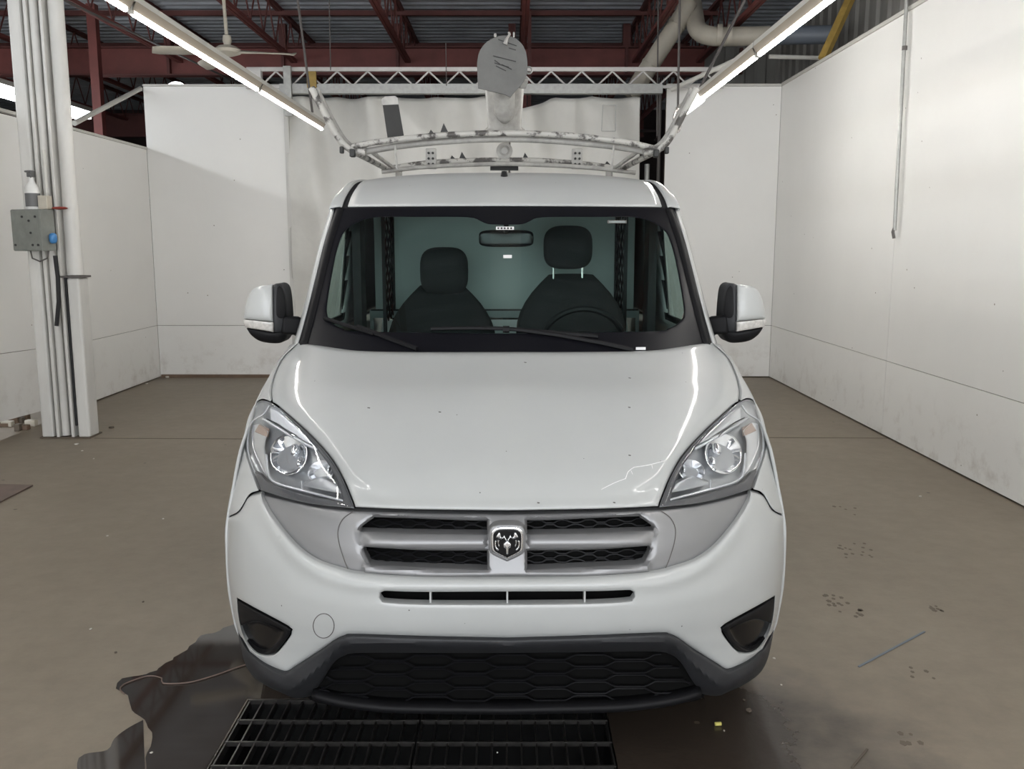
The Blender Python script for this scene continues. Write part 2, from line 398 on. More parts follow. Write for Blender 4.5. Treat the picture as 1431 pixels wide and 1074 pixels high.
# floor with the drain trench
DX0, DX1, DY0, DY1 = -.90, .315, -.42, .50
mb = MB()
def quad(mb, x0, x1, y0, y1, z=0): mb.add([(x0, y0, z), (x1, y0, z), (x1, y1, z), (x0, y1, z)], [(0, 1, 2, 3)])
FX0, FX1, FY0, FY1 = -12, 3.9, -7, 19
quad(mb, FX0, DX0, FY0, FY1); quad(mb, DX1, FX1, FY0, FY1); quad(mb, DX0, DX1, FY0, DY0); quad(mb, DX0, DX1, DY1, FY1)
for (a, b) in (((DX0, DY0), (DX1, DY0)), ((DX1, DY0), (DX1, DY1)), ((DX1, DY1), (DX0, DY1)), ((DX0, DY1), (DX0, DY0))):
    mb.add([(a[0], a[1], 0), (b[0], b[1], 0), (b[0], b[1], -.012), (a[0], a[1], -.012)], [(0, 1, 2, 3)])
floor = mb.build('floor', M['floor'], kind='structure')
MB().box(DX0, DX1, DY0, DY1, -.37, -.35).box(DX0 - .02, DX0, DY0, DY1, -.35, -.013).box(DX1, DX1 + .02, DY0, DY1, -.35, -.013).box(DX0, DX1, DY1, DY1 + .02, -.35, -.013).box(DX0, DX1, DY0 - .02, DY0, -.35, -.013).build('drain_pit', M['pit'], floor)
for pts in ([(1075, 611), (1431, 613)], [(132, 612), (345, 613)]):
    a = PZ(*pts[0], .001); b = PZ(*pts[1], .001); MB().bar(a, b, .012, .002).build('floor_joint', M['grime'], floor)

def wall(name, yz_or_xz, fixed, us, vs, axis, th=.03, parent_kw={}):
    """a wall of sheets; us/vs are the joint positions along the wall and upwards"""
    mb = MB(); s = 1 if fixed > 0 else -1
    u0, u1, v0, v1 = us[0], us[-1], vs[0], vs[-1]
    if axis == 'x': mb.box(fixed + s * .012, fixed + s * (.012 + th), u0, u1, v0, v1)
    else: mb.box(u0, u1, fixed + .012, fixed + .012 + th, v0, v1)
    w = mb.build(name, M['grime'], kind='structure')
    for i in range(len(us) - 1):
        for j in range(len(vs) - 1):
            g = .0025; m = MB()
            if axis == 'x': m.box(fixed, fixed + s * .0125, us[i] + g, us[i + 1] - g, vs[j] + g, vs[j + 1] - g)
            else: m.box(us[i] + g, us[i + 1] - g, fixed, fixed + .0125, vs[j] + g, vs[j + 1] - g)
            m.build('panel', M['wall'], w)
    return w
ZS = .61
wr = wall('wall_right', None, XR, [-7, -3.6, -.1, PX(1250, 330, XR).y, YB], [0.01, ZS, 3.29], 'x')
ys = PX(62, 560, XL).y
wl = wall('wall_left', None, XL, [ys + .05, YB], [0.01, ZS, 2.60], 'x')
wl2 = wall('wall_left_near', None, XL, [-7, -3, .5, 2.6], [.22, .76, 2.57], 'x')
for zz in (((.22, .09), (.757, .635)), ((.763, .641), (2.57, 2.585))):
    m = MB().prism([(XL, 2.605, zz[0][0]), (XL, ys + .035, zz[0][1]), (XL, ys + .035, zz[1][1]), (XL, 2.605, zz[1][0])], (-.0125, 0, 0)); m.build('panel', M['wall'], wl2)
x0, x1 = XL, PY(405, 300, YB).x
wb = wall('wall_back', None, YB, [x0, x1], [0.01, ZS, 3.29], 'y')
xr0 = PY(927, 300, YB).x
wb2 = wall('wall_back_right', None, YB, [xr0, XR], [0.01, ZS, 3.29], 'y')
MB().box(XR - .012, XR + .04, -7, YB, 3.29, 3.32).build('trim_1', M['housing'], kind='structure')
MB().box(xr0, XR, YB - .012, YB + .04, 3.29, 3.315).build('trim_2', M['housing'], kind='structure')
MB().box(XL - .04, XL + .01, -7, YB, 2.60, 2.625).build('trim_3', M['housing'], kind='structure')
MB().box(XL, x1, YB - .01, YB + .04, 3.29, 3.31).build('trim_4', M['housing'], kind='structure')
MB().box(x1 - .02, x1 + .03, YB - .03, YB + .04, 0, 3.29).build('trim_5', M['colw'], kind='structure')
# wooden sill along the back wall, left
MB().box(XL + .02, x1, YB - .03, YB, 0, .035).build('baseboard_back', M['wood'], kind='structure')
# building shell beyond the booth: outer wall right, far walls
def corr(mb, x0, x1, y0, y1, z, along='y', pitch=.2, h=.045):
    """corrugated sheet: profile repeats along y (ribs run along x)"""
    prof = []; y = y0
    while y < y1:
        prof += [(y, 0), (y + pitch * .35, 0), (y + pitch * .5, h), (y + pitch * .85, h)]; y += pitch
    mb.grid([[(x0, p, z + q) for p, q in prof], [(x1, p, z + q) for p, q in prof]])
    return mb
corr(MB(), -12, 3.9, -7, 18.9, 4.60).build('ceiling', M['deck'], kind='structure')
m = MB(); y = -7
rows = []
prof = []
while y < 11.0:
    prof += [(y, 0), (y + .12, 0), (y + .15, .03), (y + .27, .03)]; y += .3
m.grid([[(3.86 - q, p, 0) for p, q in prof], [(3.86 - q, p, 4.6) for p, q in prof]]).build('wall_outer_right', M['bldg'], kind='structure')
m = MB(); prof = []; x = 2.75
while x < 3.85: prof += [(x, 0), (x + .12, 0), (x + .15, .03), (x + .27, .03)]; x += .3
m.grid([[(p, 11.0 - q, 0) for p, q in prof], [(p, 11.0 - q, 4.6) for p, q in prof]]).build('wall_outer_back', M['bldg'], kind='structure')
MB().box(-12, 4.0, 18.9, 19, 0, 4.8).build('wall_far', M['hall'], kind='structure')
MB().box(4.0, 4.1, 10.9, 19, 0, 4.8).build('wall_far_right', M['hall'], kind='structure')
MB().box(-12.1, -12, -7, 19, 0, 4.8).build('wall_far_left', M['hall'], kind='structure')

# red steel: girders, joists
def joist(x, y0, y1, zb=4.08, zt=4.58, **kw):
    r = empty('roof_joist', (x, y0, zb), **kw)
    L = y1 - y0
    for s in (-1, 1):
        MB().bar((s * .022, 0, 0), (s * .022, L, 0), .035, .045).build('bottom_chord', M['red'], r)
        MB().bar((s * .022, 0, zt - zb), (s * .022, L, zt - zb), .035, .045).build('top_chord', M['redd'], r)
    m = MB(); n = int(L / .55); d = L / n
    for i in range(n):
        m.tube([(0, i * d, .02), (0, (i + .5) * d, zt - zb - .02), (0, (i + 1) * d, .02)], .011, 5)
    m.build('web', M['redd'], r, kind='stuff')
    return r
gird = [(10.75, 3.88, 4.27)]
for (gy, z0, z1), lab in zip(gird, ['red oxide steel girder crossing above the white truss']):
    r = empty('steel_girder', (0, gy, z0), label=lab, cat='beam')
    MB().box(-12, 2.7, -.09, .09, z1 - z0 - .02, z1 - z0).build('top_flange', M['redd'], r)
    MB().box(-12, 2.7, -.09, .09, 0, .02).build('bottom_flange', M['redd'], r)
    MB().box(-12, 2.7, -.01, .01, .02, z1 - z0 - .02).build('web', M['red'], r)
    for k in range(-7, 3): MB().box(k * 1.6 - .02, k * 1.6 + .02, -.085, -.01, .02, z1 - z0 - .02).build('stiffener', M['redd'], r)
    for k in range(-7, 2): MB().box(k * 1.6 - .05, k * 1.6 + .05, -.06, .06, z1 - z0, .695).build('seat', M['redd'], r)
r = empty('steel_girder', (0, 16.6, 3.75), label='darker far steel girder low behind the white truss', cat='beam')
MB().box(-12, 2.7, -.01, .01, 0, .42).build('web', M['redd'], r)
MB().box(-12, 2.7, -.09, .09, .42, .44).build('top_flange', M['redd'], r)
MB().box(-12, 2.7, -.09, .09, -.02, 0).build('bottom_flange', M['redd'], r)
jl = ['leftmost red open-web roof joist above the left partition', 'red roof joist just left of the big white column',
      'red roof joist over the left light fixture', 'red open-web roof joist running beside the ceiling fan', 'red roof joist left of the grey paddle plate',
      'red roof joist over the middle of the van', 'red roof joist above the cream drain pipe', 'rightmost red roof joist beside the outer wall']
for i, x in enumerate([-7.9, -6.3, -4.65, -3.05, -1.46, .15, 1.72, 2.62]):
    joist(x, -1 if i != 5 else 4.4, 18.2, label=jl[i], cat='joist', group='red open-web roof joists')
for i, (y, z) in enumerate([(11.9, 4.54), (10.0, 4.54), (12.9, 4.53)]):
    MB().bar((-12, y, z), (2.7, y, z), .06, .06).build('bridging_angle', M['redd'], label=['red bridging angle across the joists behind the girder', 'red bridging angle across the joists in front of the girder', 'red bridging angle farthest back under the roof deck'][i], cat='beam', group='bridging angles')
# red posts
p = PY(140, 180, 9.6)
r = empty('steel_post', (p.x, p.y, 0), label='slim red steel post behind the left partition beside the white column', cat='post')
MB().box(-.055, .055, -.055, .055, 0, 4.55).build('shaft', M['red'], r); MB().box(-.1, .1, -.1, .1, 0, .02).build('base_plate', M['redd'], r)
p = PY(736, 60, 9.9)
r = empty('steel_post', (p.x, p.y, 3.2), label='red steel hanger post right behind the grey paddle plate', cat='post')
MB().box(-.055, .0, -.04, .04, 0, 1.35).build('shaft', M['red'], r); MB().box(.012, .06, -.04, .04, 0, 1.35).build('shaft', M['redd'], r)

# ---------------------------------------------------------------- truss with curtain
YT = 7.85
zt1, zt0 = PY(700, 97, YT).z, PY(700, 124, YT).z
xa, xb = PY(345, 97, YT).x, PY(1012, 97, YT).x
xc0, xc1 = PY(392, 124, YT).x, PY(925, 124, YT).x
tr = empty('curtain_truss', (0, YT, zt0), label='white zigzag lattice truss spanning above the van carrying the curtain', cat='truss')
MB().bar((xa, 0, zt1 - zt0), (xb, 0, zt1 - zt0), .045, .042).build('top_chord', M['trussw'], tr)
MB().box(xc0, xc1, -.05, .05, -.055, .045).build('bottom_rail', M['galv'], tr)
MB().bar((xa, 0, .02), (xb, 0, .02), .03, .03).build('bottom_chord', M['trussw'], tr)
nz = 15; d = (xb - xa - .2) / nz
for i in range(nz):
    a = xa + .15 + i * d
    MB().tube([(a, 0, .03), (a + d * .5, 0, zt1 - zt0 - .02)], .010, 6).build('web_rod', M['trussw'], tr, smooth=True)
    MB().tube([(a + d * .5, 0, zt1 - zt0 - .02), (a + d, 0, .03)], .010, 6).build('web_rod', M['trussw'], tr, smooth=True)
MB().box(xa - .01, xa + .16, -.04, .04, .0, zt1 - zt0).build('end_plate', M['trussw'], tr)
MB().box(xa + .42, xa + .50, -.10, -.05, -.30, zt1 - zt0 + .02).build('hanger_strap', M['galv'], tr)
a = PY(437, 103, YT).x; MB().box(a - .05, a + .05, -.08, -.04, .0, .17).build('yellow_clip', M['yellow'], tr)
# curtain: two sheets
def curtain(pxa, pxb, top, bot, Y, label, seed):
    rnd = random.Random(seed); xa_, xb_ = PY(pxa, 140, Y).x, PY(pxb, 140, Y).x; n = 120; rows = []
    ph = [rnd.uniform(0, 6.28) for _ in range(6)]
    for j in range(60):
        v = j / 59; row = []
        for i in range(n + 1):
            u = i / n; x = xa_ + (xb_ - xa_) * u; zt = top(u); z = zt + (bot - zt) * v
            tent = .05 * abs(math.sin(x * 3.1 + z * 3.2 + ph[5])) * math.exp(-v * 4) + .08 * abs(math.sin(x * 4.4 + ph[4])) * math.exp(-v * 7)
            k = tent + .035 * math.sin(x * 7 + ph[0] + .7 * math.sin(z * 1.5 + ph[1])) * (1 - .5 * v) + .034 * math.sin(x * 15 + ph[2] + z * 2.1 + math.sin(x * 3)) * math.exp(-v * 3) + .012 * math.sin(x * 3 + z * 6 + ph[3])
            row.append((x, Y + k, z))
        rows.append(row)
    return MB().grid(rows).build('vinyl_curtain', M['vinyl'], smooth='all', thick=.004, label=label, cat='curtain', group='white vinyl curtains')
zc = PY(700, 133, 8.0).z
curtain(398, 712, lambda u: zc - .02 * abs(math.sin(u * 14)), .12, 8.0, 'white vinyl curtain hanging left of centre between back wall and van', 3)
zl = PY(730, 148, 8.0).z
curtain(713, 896, lambda u: (zl + (zc - zl) * min(1, max(0, (u - .1) / .25)) - .03 * abs(math.sin(u * 10))), .12, 7.97, 'white vinyl curtain right of centre with a sagging top corner', 9)
for i, px in enumerate([452, 480, 532, 585, 640, 788, 838, 884]):
    q = PY(px, 133, 7.94)
    MB().tube([(q.x, q.y, q.z + .04), (q.x, q.y - .015, q.z), (q.x, q.y, q.z - .04)], .007, 6).build('curtain_hook', M['wire'], tr)
# stitched pocket on the right curtain
q = PY(851, 165, 7.93); fr = MB()
for a, b in (((-.07, .14), (.07, .14)), ((.07, .14), (.075, -.14)), ((.075, -.14), (-.08, -.14)), ((-.08, -.14), (-.07, .14))):
    fr.bar((q.x + a[0], q.y, q.z + a[1]), (q.x + b[0], q.y, q.z + b[1]), .008, .008)
fr.build('sewn_pocket', M['galv'], label='small stitched clear pocket on the right vinyl curtain', cat='pocket')
# dark poles in the gap right of the curtain
for i, (px, rr_, mm_, lab) in enumerate([(905, .03, 'galv', 'pale vertical pole in the gap left of the right back wall, left one'), (921, .02, 'wire', 'dark thin pole against the edge of the right back wall')]):
    q = PY(px, 200, 8.15); MB().tube([(q.x, q.y, 0), (q.x, q.y, 3.3 if i else 2.45)], rr_, 10).build('gap_pole', M[mm_], smooth=True, label=lab, cat='pole')
q = PY(904, 183, 9.0)
MB().tube([(q.x - .15, q.y, q.z), (q.x + .12, q.y, q.z), (q.x + .14, q.y, q.z - .08), (q.x + .1, q.y, q.z - .12)], .02, 8).build('wall_pipe', M['hall'], smooth=True, label='small dark bent pipe seen in the gap behind the curtain', cat='pipe')

# ---------------------------------------------------------------- fluorescent fixtures
def fixture(x, y0, y1, z, label, group, bare=0, tm='tube'):
    r = empty('strip_light', (x, y0, z), label=label, cat='light fixture', group=group); L = y1 - y0
    n = max(1, round(L / 2.44)); d = L / n
    for k in range(n):
        a, b = k * d + .012, (k + 1) * d - .012
        b2 = b - (bare if k == n - 1 else 0)
        MB().box(-.032, .032, a, b, .045, .078).build('housing', M['housing'], r)
        prof = [(.036, .046), (.014, .006), (-.014, .006), (-.036, .046)]
        MB().grid([[(p, a, q) for p, q in prof], [(p, b2, q) for p, q in prof]]).build('reflector', M['reflector'], r)
        MB().tube([(0, a + .03, -.006), (0, b2 - .03, -.006)], .012, 12).build('tube', M[tm], r, smooth=True)
        if b2 < b: MB().tube([(0, b2, -.006), (0, b - .03, -.006)], .026, 12).build('bare_tube', M['tube'], r, smooth=True)
        for yy in (a + .015, b - .015): MB().box(-.012, .012, yy - .012, yy + .012, -.012, .045).build('lamp_holder', M['housing'], r)
    return r
zf = 2.70
fixture(-1.93, -4.6, 7.05, zf, 'long strip light hanging on the left above the van', 'strip lights in rows over the wash bay')
fixture(1.53, -4.6, 6.15, zf, 'long strip light hanging on the right above the van', 'strip lights in rows over the wash bay', 1.0)
for xx, lab in ((-3.0, 'upper left'), (1.75, 'upper right')):  # added lamps out of view, put in to brighten the walls
    fixture(xx, -5, 6.4, 4.2, lab + ' strip light added out of view to brighten the walls', 'added strip lights brightening the walls', tm='filltube')
# hanging wires
def wire(p, q, r=.006, label='', name='hanging_wire', sag=0, m='wire'):
    p, q = Vector(p), Vector(q); pts = [p.lerp(q, t / 8) + Vector((0, 0, -sag * 4 * (t / 8) * (1 - t / 8))) for t in range(9)]
    return MB().tube(pts, r, 6).build(name, M[m], smooth=True, label=label, cat='wire')
wire(PY(416, 0, 6.6), (-1.93, 6.6, zf + .1), .012, 'dark twisted wire holding the far end of the left strip light')
wire(PY(460, 0, 7.6), PY(462, 98, 7.6), .006, 'thin wire dropping to the white truss left of centre')
wire(PY(950, 0, 6.0), PY(947, 165, 6.0), .011, 'dark cable with a looped end hanging right of the curtain')
q = PY(947, 150, 6.0); MB().tube([(q.x + .035 * math.sin(t) , q.y, q.z - .02 - .1 + .1 * math.cos(t)) for t in [k * .52 for k in range(13)]], .008, 6).build('cable_loop', M['wire'], smooth=True, label='loop of dark cable at the end of a hanging cable', cat='cable')
wire(PY(1041, 0, 5.2), (1.53, 5.2, zf + .1), .012, 'dark wire holding the right strip light near its far end')
wire(PY(920, 0, 8.0), PY(918, 190, 8.0), .009, 'thin dark cable hanging in front of the cream drain pipe')
wire(PY(623, 60, 7.8), PY(624, 120, 7.8), .005, 'thin black wire down to the truss beside the joist')
wire(PY(90, 0, 7.0), PY(345, 122, 10.0), .014, 'black conduit slanting above the left strip light', 'conduit')

# overhead pale duct on the centreline (its reflection runs down windshield and bonnet)
MB().box(-.17, .13, -2.2, 4.1, 3.95, 4.1).build('overhead_duct', M['bottle'], bevel=.02, label='pale flat duct hung over the van along its centreline', cat='duct')

# ---------------------------------------------------------------- ceiling fan
q = PY(318, 70, 7.2); fan = empty('ceiling_fan', q, label='cream three-blade ceiling fan above the left back wall', cat='fan')
MB().lathe([(.0, -.06), (.06, -.055), (.13, -.03), (.14, 0), (.09, .035), (.03, .05), (0, .05)], 24).build('motor', M['pvc'], fan, smooth=True)
MB().tube([(0, 0, .04), (-.02, 0, .62)], .018, 8).build('down_rod', M['pvc'], fan, smooth=True)
MB().lathe([(.03, .04), (.045, .09), (.04, .14), (.02, .15)], 16).build('collar', M['pvc'], fan, smooth=True)
MB().lathe([(.02, .5), (.06, .54), (.075, .62), (.08, .75), (.0, .75)], 20, Matrix.Translation((-.02, 0, 0))).build('canopy', M['pvc'], fan, smooth=True)
for k, a in enumerate((-8, 128, 205)):
    c, s = math.cos(R(a)), math.sin(R(a)); rows = []
    for i in range(9):
        t = .1 + .62 * i / 8; w_ = .03 + .06 * min(1, i / 4) - (.05 if i == 8 else 0)
        rows.append([(c * t - s * w_, s * t + c * w_, -.02 - .04 * (i / 8) + .02), (c * t + s * w_, s * t - c * w_, -.02 - .04 * (i / 8) - .02)])
    MB().grid(rows).build('blade', M['pvc'], fan, smooth='all', thick=.01)

# ---------------------------------------------------------------- pipes, brace at upper right
def bend(pts, r=.12, k=6):
    pts = [Vector(p) for p in pts]; out = [pts[0]]
    for i in range(1, len(pts) - 1):
        a = pts[i] + (pts[i - 1] - pts[i]).normalized() * r; b = pts[i] + (pts[i + 1] - pts[i]).normalized() * r
        for j in range(k + 1):
            t = j / k; out.append((1 - t) ** 2 * a + 2 * t * (1 - t) * pts[i] + t * t * b)
    return out + [pts[-1]]
Yp = 8.6
dp = empty('drain_pipe', PY(955, 20, Yp), label='cream plastic drain pipe with a sloping run and a wide elbow behind the white truss', cat='pipe')
def loc(o, pts): return [Vector(p) - o.location for p in pts]
MB().tube(loc(dp, [PY(962, 2, Yp), PY(955, 20, Yp), PY(880, 135, Yp)]), .105, 20).build('pipe', M['pvc'], dp, smooth=True)
for f in (.12, .6):
    a = PY(955, 20, Yp).lerp(PY(880, 135, Yp), f); b = PY(955, 20, Yp).lerp(PY(880, 135, Yp), f + .02)
    MB().tube(loc(dp, [a, b]), .112, 20).build('coupling', M['pvc'], dp, smooth=True)
el = bend([PY(968, 5, 8.9), PY(975, 52, 8.3), PY(1075, 50, 8.2)], .28, 10)
MB().tube(loc(dp, el), .105, 20).build('pipe', M['pvc'], dp, smooth=True)
for px in (1002, 1016):
    MB().tube(loc(dp, [PY(px, 49, 8.22), PY(px + 7, 49, 8.21)]), .118, 20).build('coupling', M['pvc'], dp, smooth=True)
MB().tube([PY(1083, 50, 8.2), PY(1166, 48, 7.9)], .098, 20).build('drain_pipe', M['pvcg'], smooth=True, label='dark blue-grey pipe end next to the yellow brace', cat='pipe')
MB().bar(PY(1192, -10, 7.2), PY(1150, 82, 7.0), .09, .05).build('steel_brace', M['yellow'], label='yellow painted steel brace slanting above the right wall corner', cat='brace')
MB().tube([PY(1075, 79, 7.8), PY(1152, 81, 7.8)], .022, 8).build('brace_rod', M['housing'], smooth=True, label='white horizontal rod tied to the yellow brace', cat='rod')
MB().tube([PY(938, 125, 7.7), PY(1036, 80, 7.2)], .024, 8).build('brace_rod', M['housing'], smooth=True, label='white rod slanting up from the truss to the right strip light', cat='rod')
q = PY(1124, 90, 10.8); MB().box(q.x - .06, q.x + .06, 10.78, 10.9, 0, 4.5).build('steel_post', M['hall'], label='black post against the outer grey wall by the yellow brace', cat='post')
a, b = PX(104, 172, XL + .02), PY(196, 124, YB - .03)
MB().tube([a, b], .026, 8).build('brace_rod', M['housing'], smooth=True, label='white rod bracing the left partition to the back wall corner', cat='rod')
# small ceiling light reflecting above the left back wall
q = PY(247, 119, 8.6); MB().lathe([(0, -.02), (.09, -.015), (.1, .0), (.05, .03), (0, .03)], 20, Matrix.Translation(q)).build('round_lamp', M['farlamp'], smooth=True, label='small round white lamp just above the left back wall', cat='lamp')
# bright strip light in the next bay, over the left partition
fx = -6.2
za = PX(60, 150, fx)
r = empty('strip_light', (fx, -3, za.z), label='bright strip light of the next bay seen over the left partition', cat='light fixture')
yy1 = PX(118, 168, fx).y
MB().box(-.13, .13, 0, yy1 + 3, .1, .16).build('housing', M['housing'], r)
MB().box(-.12, .12, .02, yy1 + 2.98, .0, .1).build('diffuser', M['farlamp'], r, bevel=.02)

# hanging rod on the right wall
a, b = PX(1268, -20, XR - .04), PX(1250, 322, XR - .04)
r = empty('wall_rod', b, label='thin grey conduit rod hanging down the right wall', cat='conduit')
MB().tube([(0, 0, 0), a - b], .015, 8).build('pipe', M['galv'], r, smooth=True)
c = PX(1264, 70, XR - .04) - b; MB().tube([c, c + Vector((0, 0, .03))], .021, 8).build('coupling', M['wire'], r, smooth=True)
MB().tube([(0, 0, .03), (-.012, 0, -.01), (0, 0, -.06)], .012, 6).build('tip_clamp', M['wire'], r, smooth=True)

# ---------------------------------------------------------------- column on the left
cx0, cyc = -3.585, 4.78
col = empty('building_column', (cx0, cyc, 0), label='white painted steel column with pipes strapped to it left of the van', cat='column')
MB().box(-.195, -.095, -.09, .09, 0, 4.58).build('pipe_cover', M['colw'], col, bevel=.02)
MB().box(-.07, -.045, -.10, .10, 0, 4.58).build('flange', M['colw'], col, bevel=.004)
MB().box(-.045, .05, -.02, .02, 0, 4.58).build('web', M['colw'], col)
MB().box(.05, .072, -.10, .10, 0, 4.58).build('flange', M['colw'], col, bevel=.004)
MB().tube([(-.01, -.06, .02), (-.01, -.06, 4.5)], .03, 12).build('conduit', M['colw'], col, smooth=True)
MB().box(.098, .195, -.09, .08, 0, 1.28).build('pipe_cover', M['colw'], col, bevel=.018)
MB().tube([(.14, -.02, 1.30), (.14, -.02, 2.0), (.142, -.02, 4.5)], [.062, .055, .058], 16).build('vent_pipe', M['colw'], col, smooth=True)
MB().box(.04, .21, -.1, .09, 1.28, 1.295).build('cap_plate', M['wire'], col)
MB().tube([(.086, -.07, .1), (.085, -.07, 1.28)], .012, 8).build('black_hose', M['rubber'], col, smooth=True)
MB().box(-.20, .2, -.11, .11, 0, .012).build('base_plate', M['grime'], col)
q = lambda px, py, Y: PY(px, py, Y)
Yb = cyc - .12
bx = q(62, 322, Yb)
cb = empty('control_box', (bx.x + .02, Yb - .035, bx.z), label='grey electrical control box on the white column', cat='box')
cb.rotation_euler = (0, 0, -.28)
MB().box(-.17, .10, -.14, .0, -.155, .155).build('case', M['boxg'], cb, bevel=.006)
MB().box(-.165, .095, -.147, -.14, -.15, .15).build('cover', M['boxg'], cb, bevel=.003)
for (x, z) in ((-.06, .10), (.0, .07), (.06, .10), (.01, -.02), (.02, -.11), (.07, -.11), (-.14, -.11)):
    MB().lathe([(0, .006), (.009, .005), (.009, 0)], 10, Matrix.Translation((x, -.147, z)) @ Matrix.Rotation(R(90), 4, 'X')).build('screw', M['ink'], cb)
MB().tube([(-.09, -.06, -.155), (-.07, -.07, -.21), (0, -.07, -.235), (.07, -.07, -.21), (.08, -.06, -.155)], .006, 6).build('loop_wire', M['wire'], cb, smooth=True)
bl = PY(97, 334, Yb); MB().ellipsoid((.12, -.05, -.06), (.022, .03, .04), 14, 8, .7).build('blue_plug', M['blue'], cb, smooth=True)
a = PY(77, 357, Yb - .08); b = PY(79, 455, Yb - .06)
MB().tube([a, a.lerp(b, .3) + Vector((.018, 0, 0)), a.lerp(b, .65) + Vector((.022, 0, 0)), b], .016, 10).build('rubber_hose', M['rubber'], smooth=True, label='short black rubber hose hanging under the grey control box', cat='hose')
bb = PY(47, 292, Yb - .07); sb = empty('spray_bottle', (bb.x, Yb - .07, bx.z + .157), label='white spray bottle with dark label standing on the control box', cat='bottle')
MB().lathe([(0, 0), (.048, 0), (.052, .01), (.052, .13), (.045, .17), (.02, .21), (.018, .24), (0, .24)], 20).build('body', M['bottle'], sb, smooth=True)
MB().lathe([(.053, .02), (.0535, .12)], 20).build('label', M['botgrey'], sb, smooth=True)
MB().box(-.02, .02, -.03, .03, .24, .29).box(-.012, .012, -.075, -.03, .27, .285).build('trigger_head', M['botgrey'], sb, bevel=.006)
MB().tube([(.01, -.05, .268), (.03, -.06, .235)], .006, 6).build('trigger', M['botgrey'], sb, smooth=True)
MB().ellipsoid((bb.x + .19, Yb - .05, bx.z + .168), (.06, .04, .012), 16, 8, 1).build('rag', M['redc'], smooth=True, label='crumpled red rag on top of the control box', cat='rag')
a = PY(66, 275, Yb - .05)
MB().tube([(a.x - cx0, a.y - cyc, bx.z + .2), (a.x - cx0, a.y - cyc, a.z + .35)], .012, 8).build('conduit_stub', M['housing'], col, smooth=True)
MB().box(a.x - .05, a.x + .02, Yb - .1, Yb - .02, bx.z + .158, bx.z + .26).build('junction_box', M['pvc'], label='small cream junction box behind the spray bottle', cat='box', bevel=.004)

# debris under the raised left panel
for k in range(14):
    q = PZ(random.uniform(0, 62), random.uniform(586, 602), 0)
    s = random.uniform(.02, .06)
    MB().box(q.x - s, q.x + s, q.y - .03, q.y + .03, 0, random.uniform(.02, .09)).build('rubble_piece', M[random.choice(['wood', 'grime', 'pvc'])], bevel=.006, label='brown and grey scraps piled under the raised left wall panel', cat='debris', group='scraps under the left wall panel')
MB().box(XL - .75, XL - .65, 0, ys, 0, .20).build('wood_curb', M['wood'], label='brown curb seen through the gap under the left wall panel', cat='curb')

# ---------------------------------------------------------------- floor bits
def flat_poly(pts, z, name, m, thick=.0015, **kw):
    P = [PZ(x, y, 0) for x, y in spline(pts, 12, True)]
    return MB().prism([(p.x, p.y, z) for p in P][::-1], (0, 0, thick)).build(name, M[m], **kw)
# puddle: wide film under and in front of the van nose, left side
pud = [(345, 866), (322, 874), (300, 884), (282, 888), (262, 908), (240, 922), (222, 934), (205, 942), (172, 948), (163, 962), (182, 976), (186, 992), (206, 1010), (214, 1030), (204, 1052), (204, 1090)]
P = [PZ(x, y, 0) for x, y in spline(pud, 7)]
for p in P: p.x += random.uniform(-.008, .008)
loop = [(p.x, p.y, .0006) for p in P] + [(DX0 - .005, P[-1].y, .0006), (DX0 - .005, DY1 + .005, .0006), (.62, DY1 + .005, .0006), (.80, .62, .0006), (.86, .9, .0006), (.5, P[0].y + .1, .0006)]
MB().prism(loop, (0, 0, .0012)).build('puddle', M['water'], label='thin puddle on the floor at the van front left corner', cat='puddle')
P = [PZ(x, y, 0) for x, y in spline([(200, 1006), (178, 1018), (160, 1032), (150, 1048), (118, 1054), (108, 1066), (120, 1085), (203, 1085)], 7)]
MB().prism([(p.x, p.y, .0006) for p in P], (0, 0, .0012)).build('puddle', M['water'], label='small shallow puddle at the bottom left beside the larger one', cat='puddle')
# thin hose loop lying in the puddle
hp = [(174, 971), (168, 965), (174, 957), (206, 946), (226, 949), (228, 956), (263, 955), (300, 945), (340, 931), (400, 915)]
MB().tube([(p.x, p.y, .005) for p in [PZ(x, y, 0) for x, y in spline(hp, 4)]], .0024, 6).build('thin_hose', M['plug'], smooth=True, label='thin pale plastic hose looped in the puddle', cat='hose')
# grates
def grate(x0, x1, label):
    g = empty('floor_grate', (x0, DY0, 0), label=label, cat='grate', group='steel drain grates under the van nose')
    W_, L_ = x1 - x0, DY1 - DY0; n = int(W_ / .044)
    lb = None
    for i in range(n + 1):
        x = .004 + (W_ - .008) * i / n
        if lb is None: lb = MB().box(-.0025, .0025, 0, L_, -.03, .0).build('bar', M['steelg'], g)
        o = lb if i == 0 else lb.copy()
        if i: COL.objects.link(o)
        o.location = (x, 0, 0)
    cb_ = None
    for k in range(8):
        y = .006 + (L_ - .012) * k / 7
        o = cb_.copy() if cb_ else None
        if o is None: o = cb_ = MB().box(0, W_, -.003, .003, -.012, .003).build('cross_bar', M['steelg'], g)
        else: COL.objects.link(o)
        o.location = (0, y, 0)
    return g
xm = DX0 + .60
grate(DX0 + .004, xm - .003, 'left steel drain grate in the floor under the van nose')
grate(xm + .003, DX1 - .004, 'right steel drain grate in the floor under the van nose')
# loose metal plate at the left edge
P = [PZ(*p, 0) for p in ((-40, 677), (46, 679), (-6, 706), (-40, 712))]
MB().prism([(p.x, p.y, .002) for p in P], (0, 0, .008)).build('metal_plate', M['plug'], label='brown metal plate lying on the floor at the left edge', cat='plate')
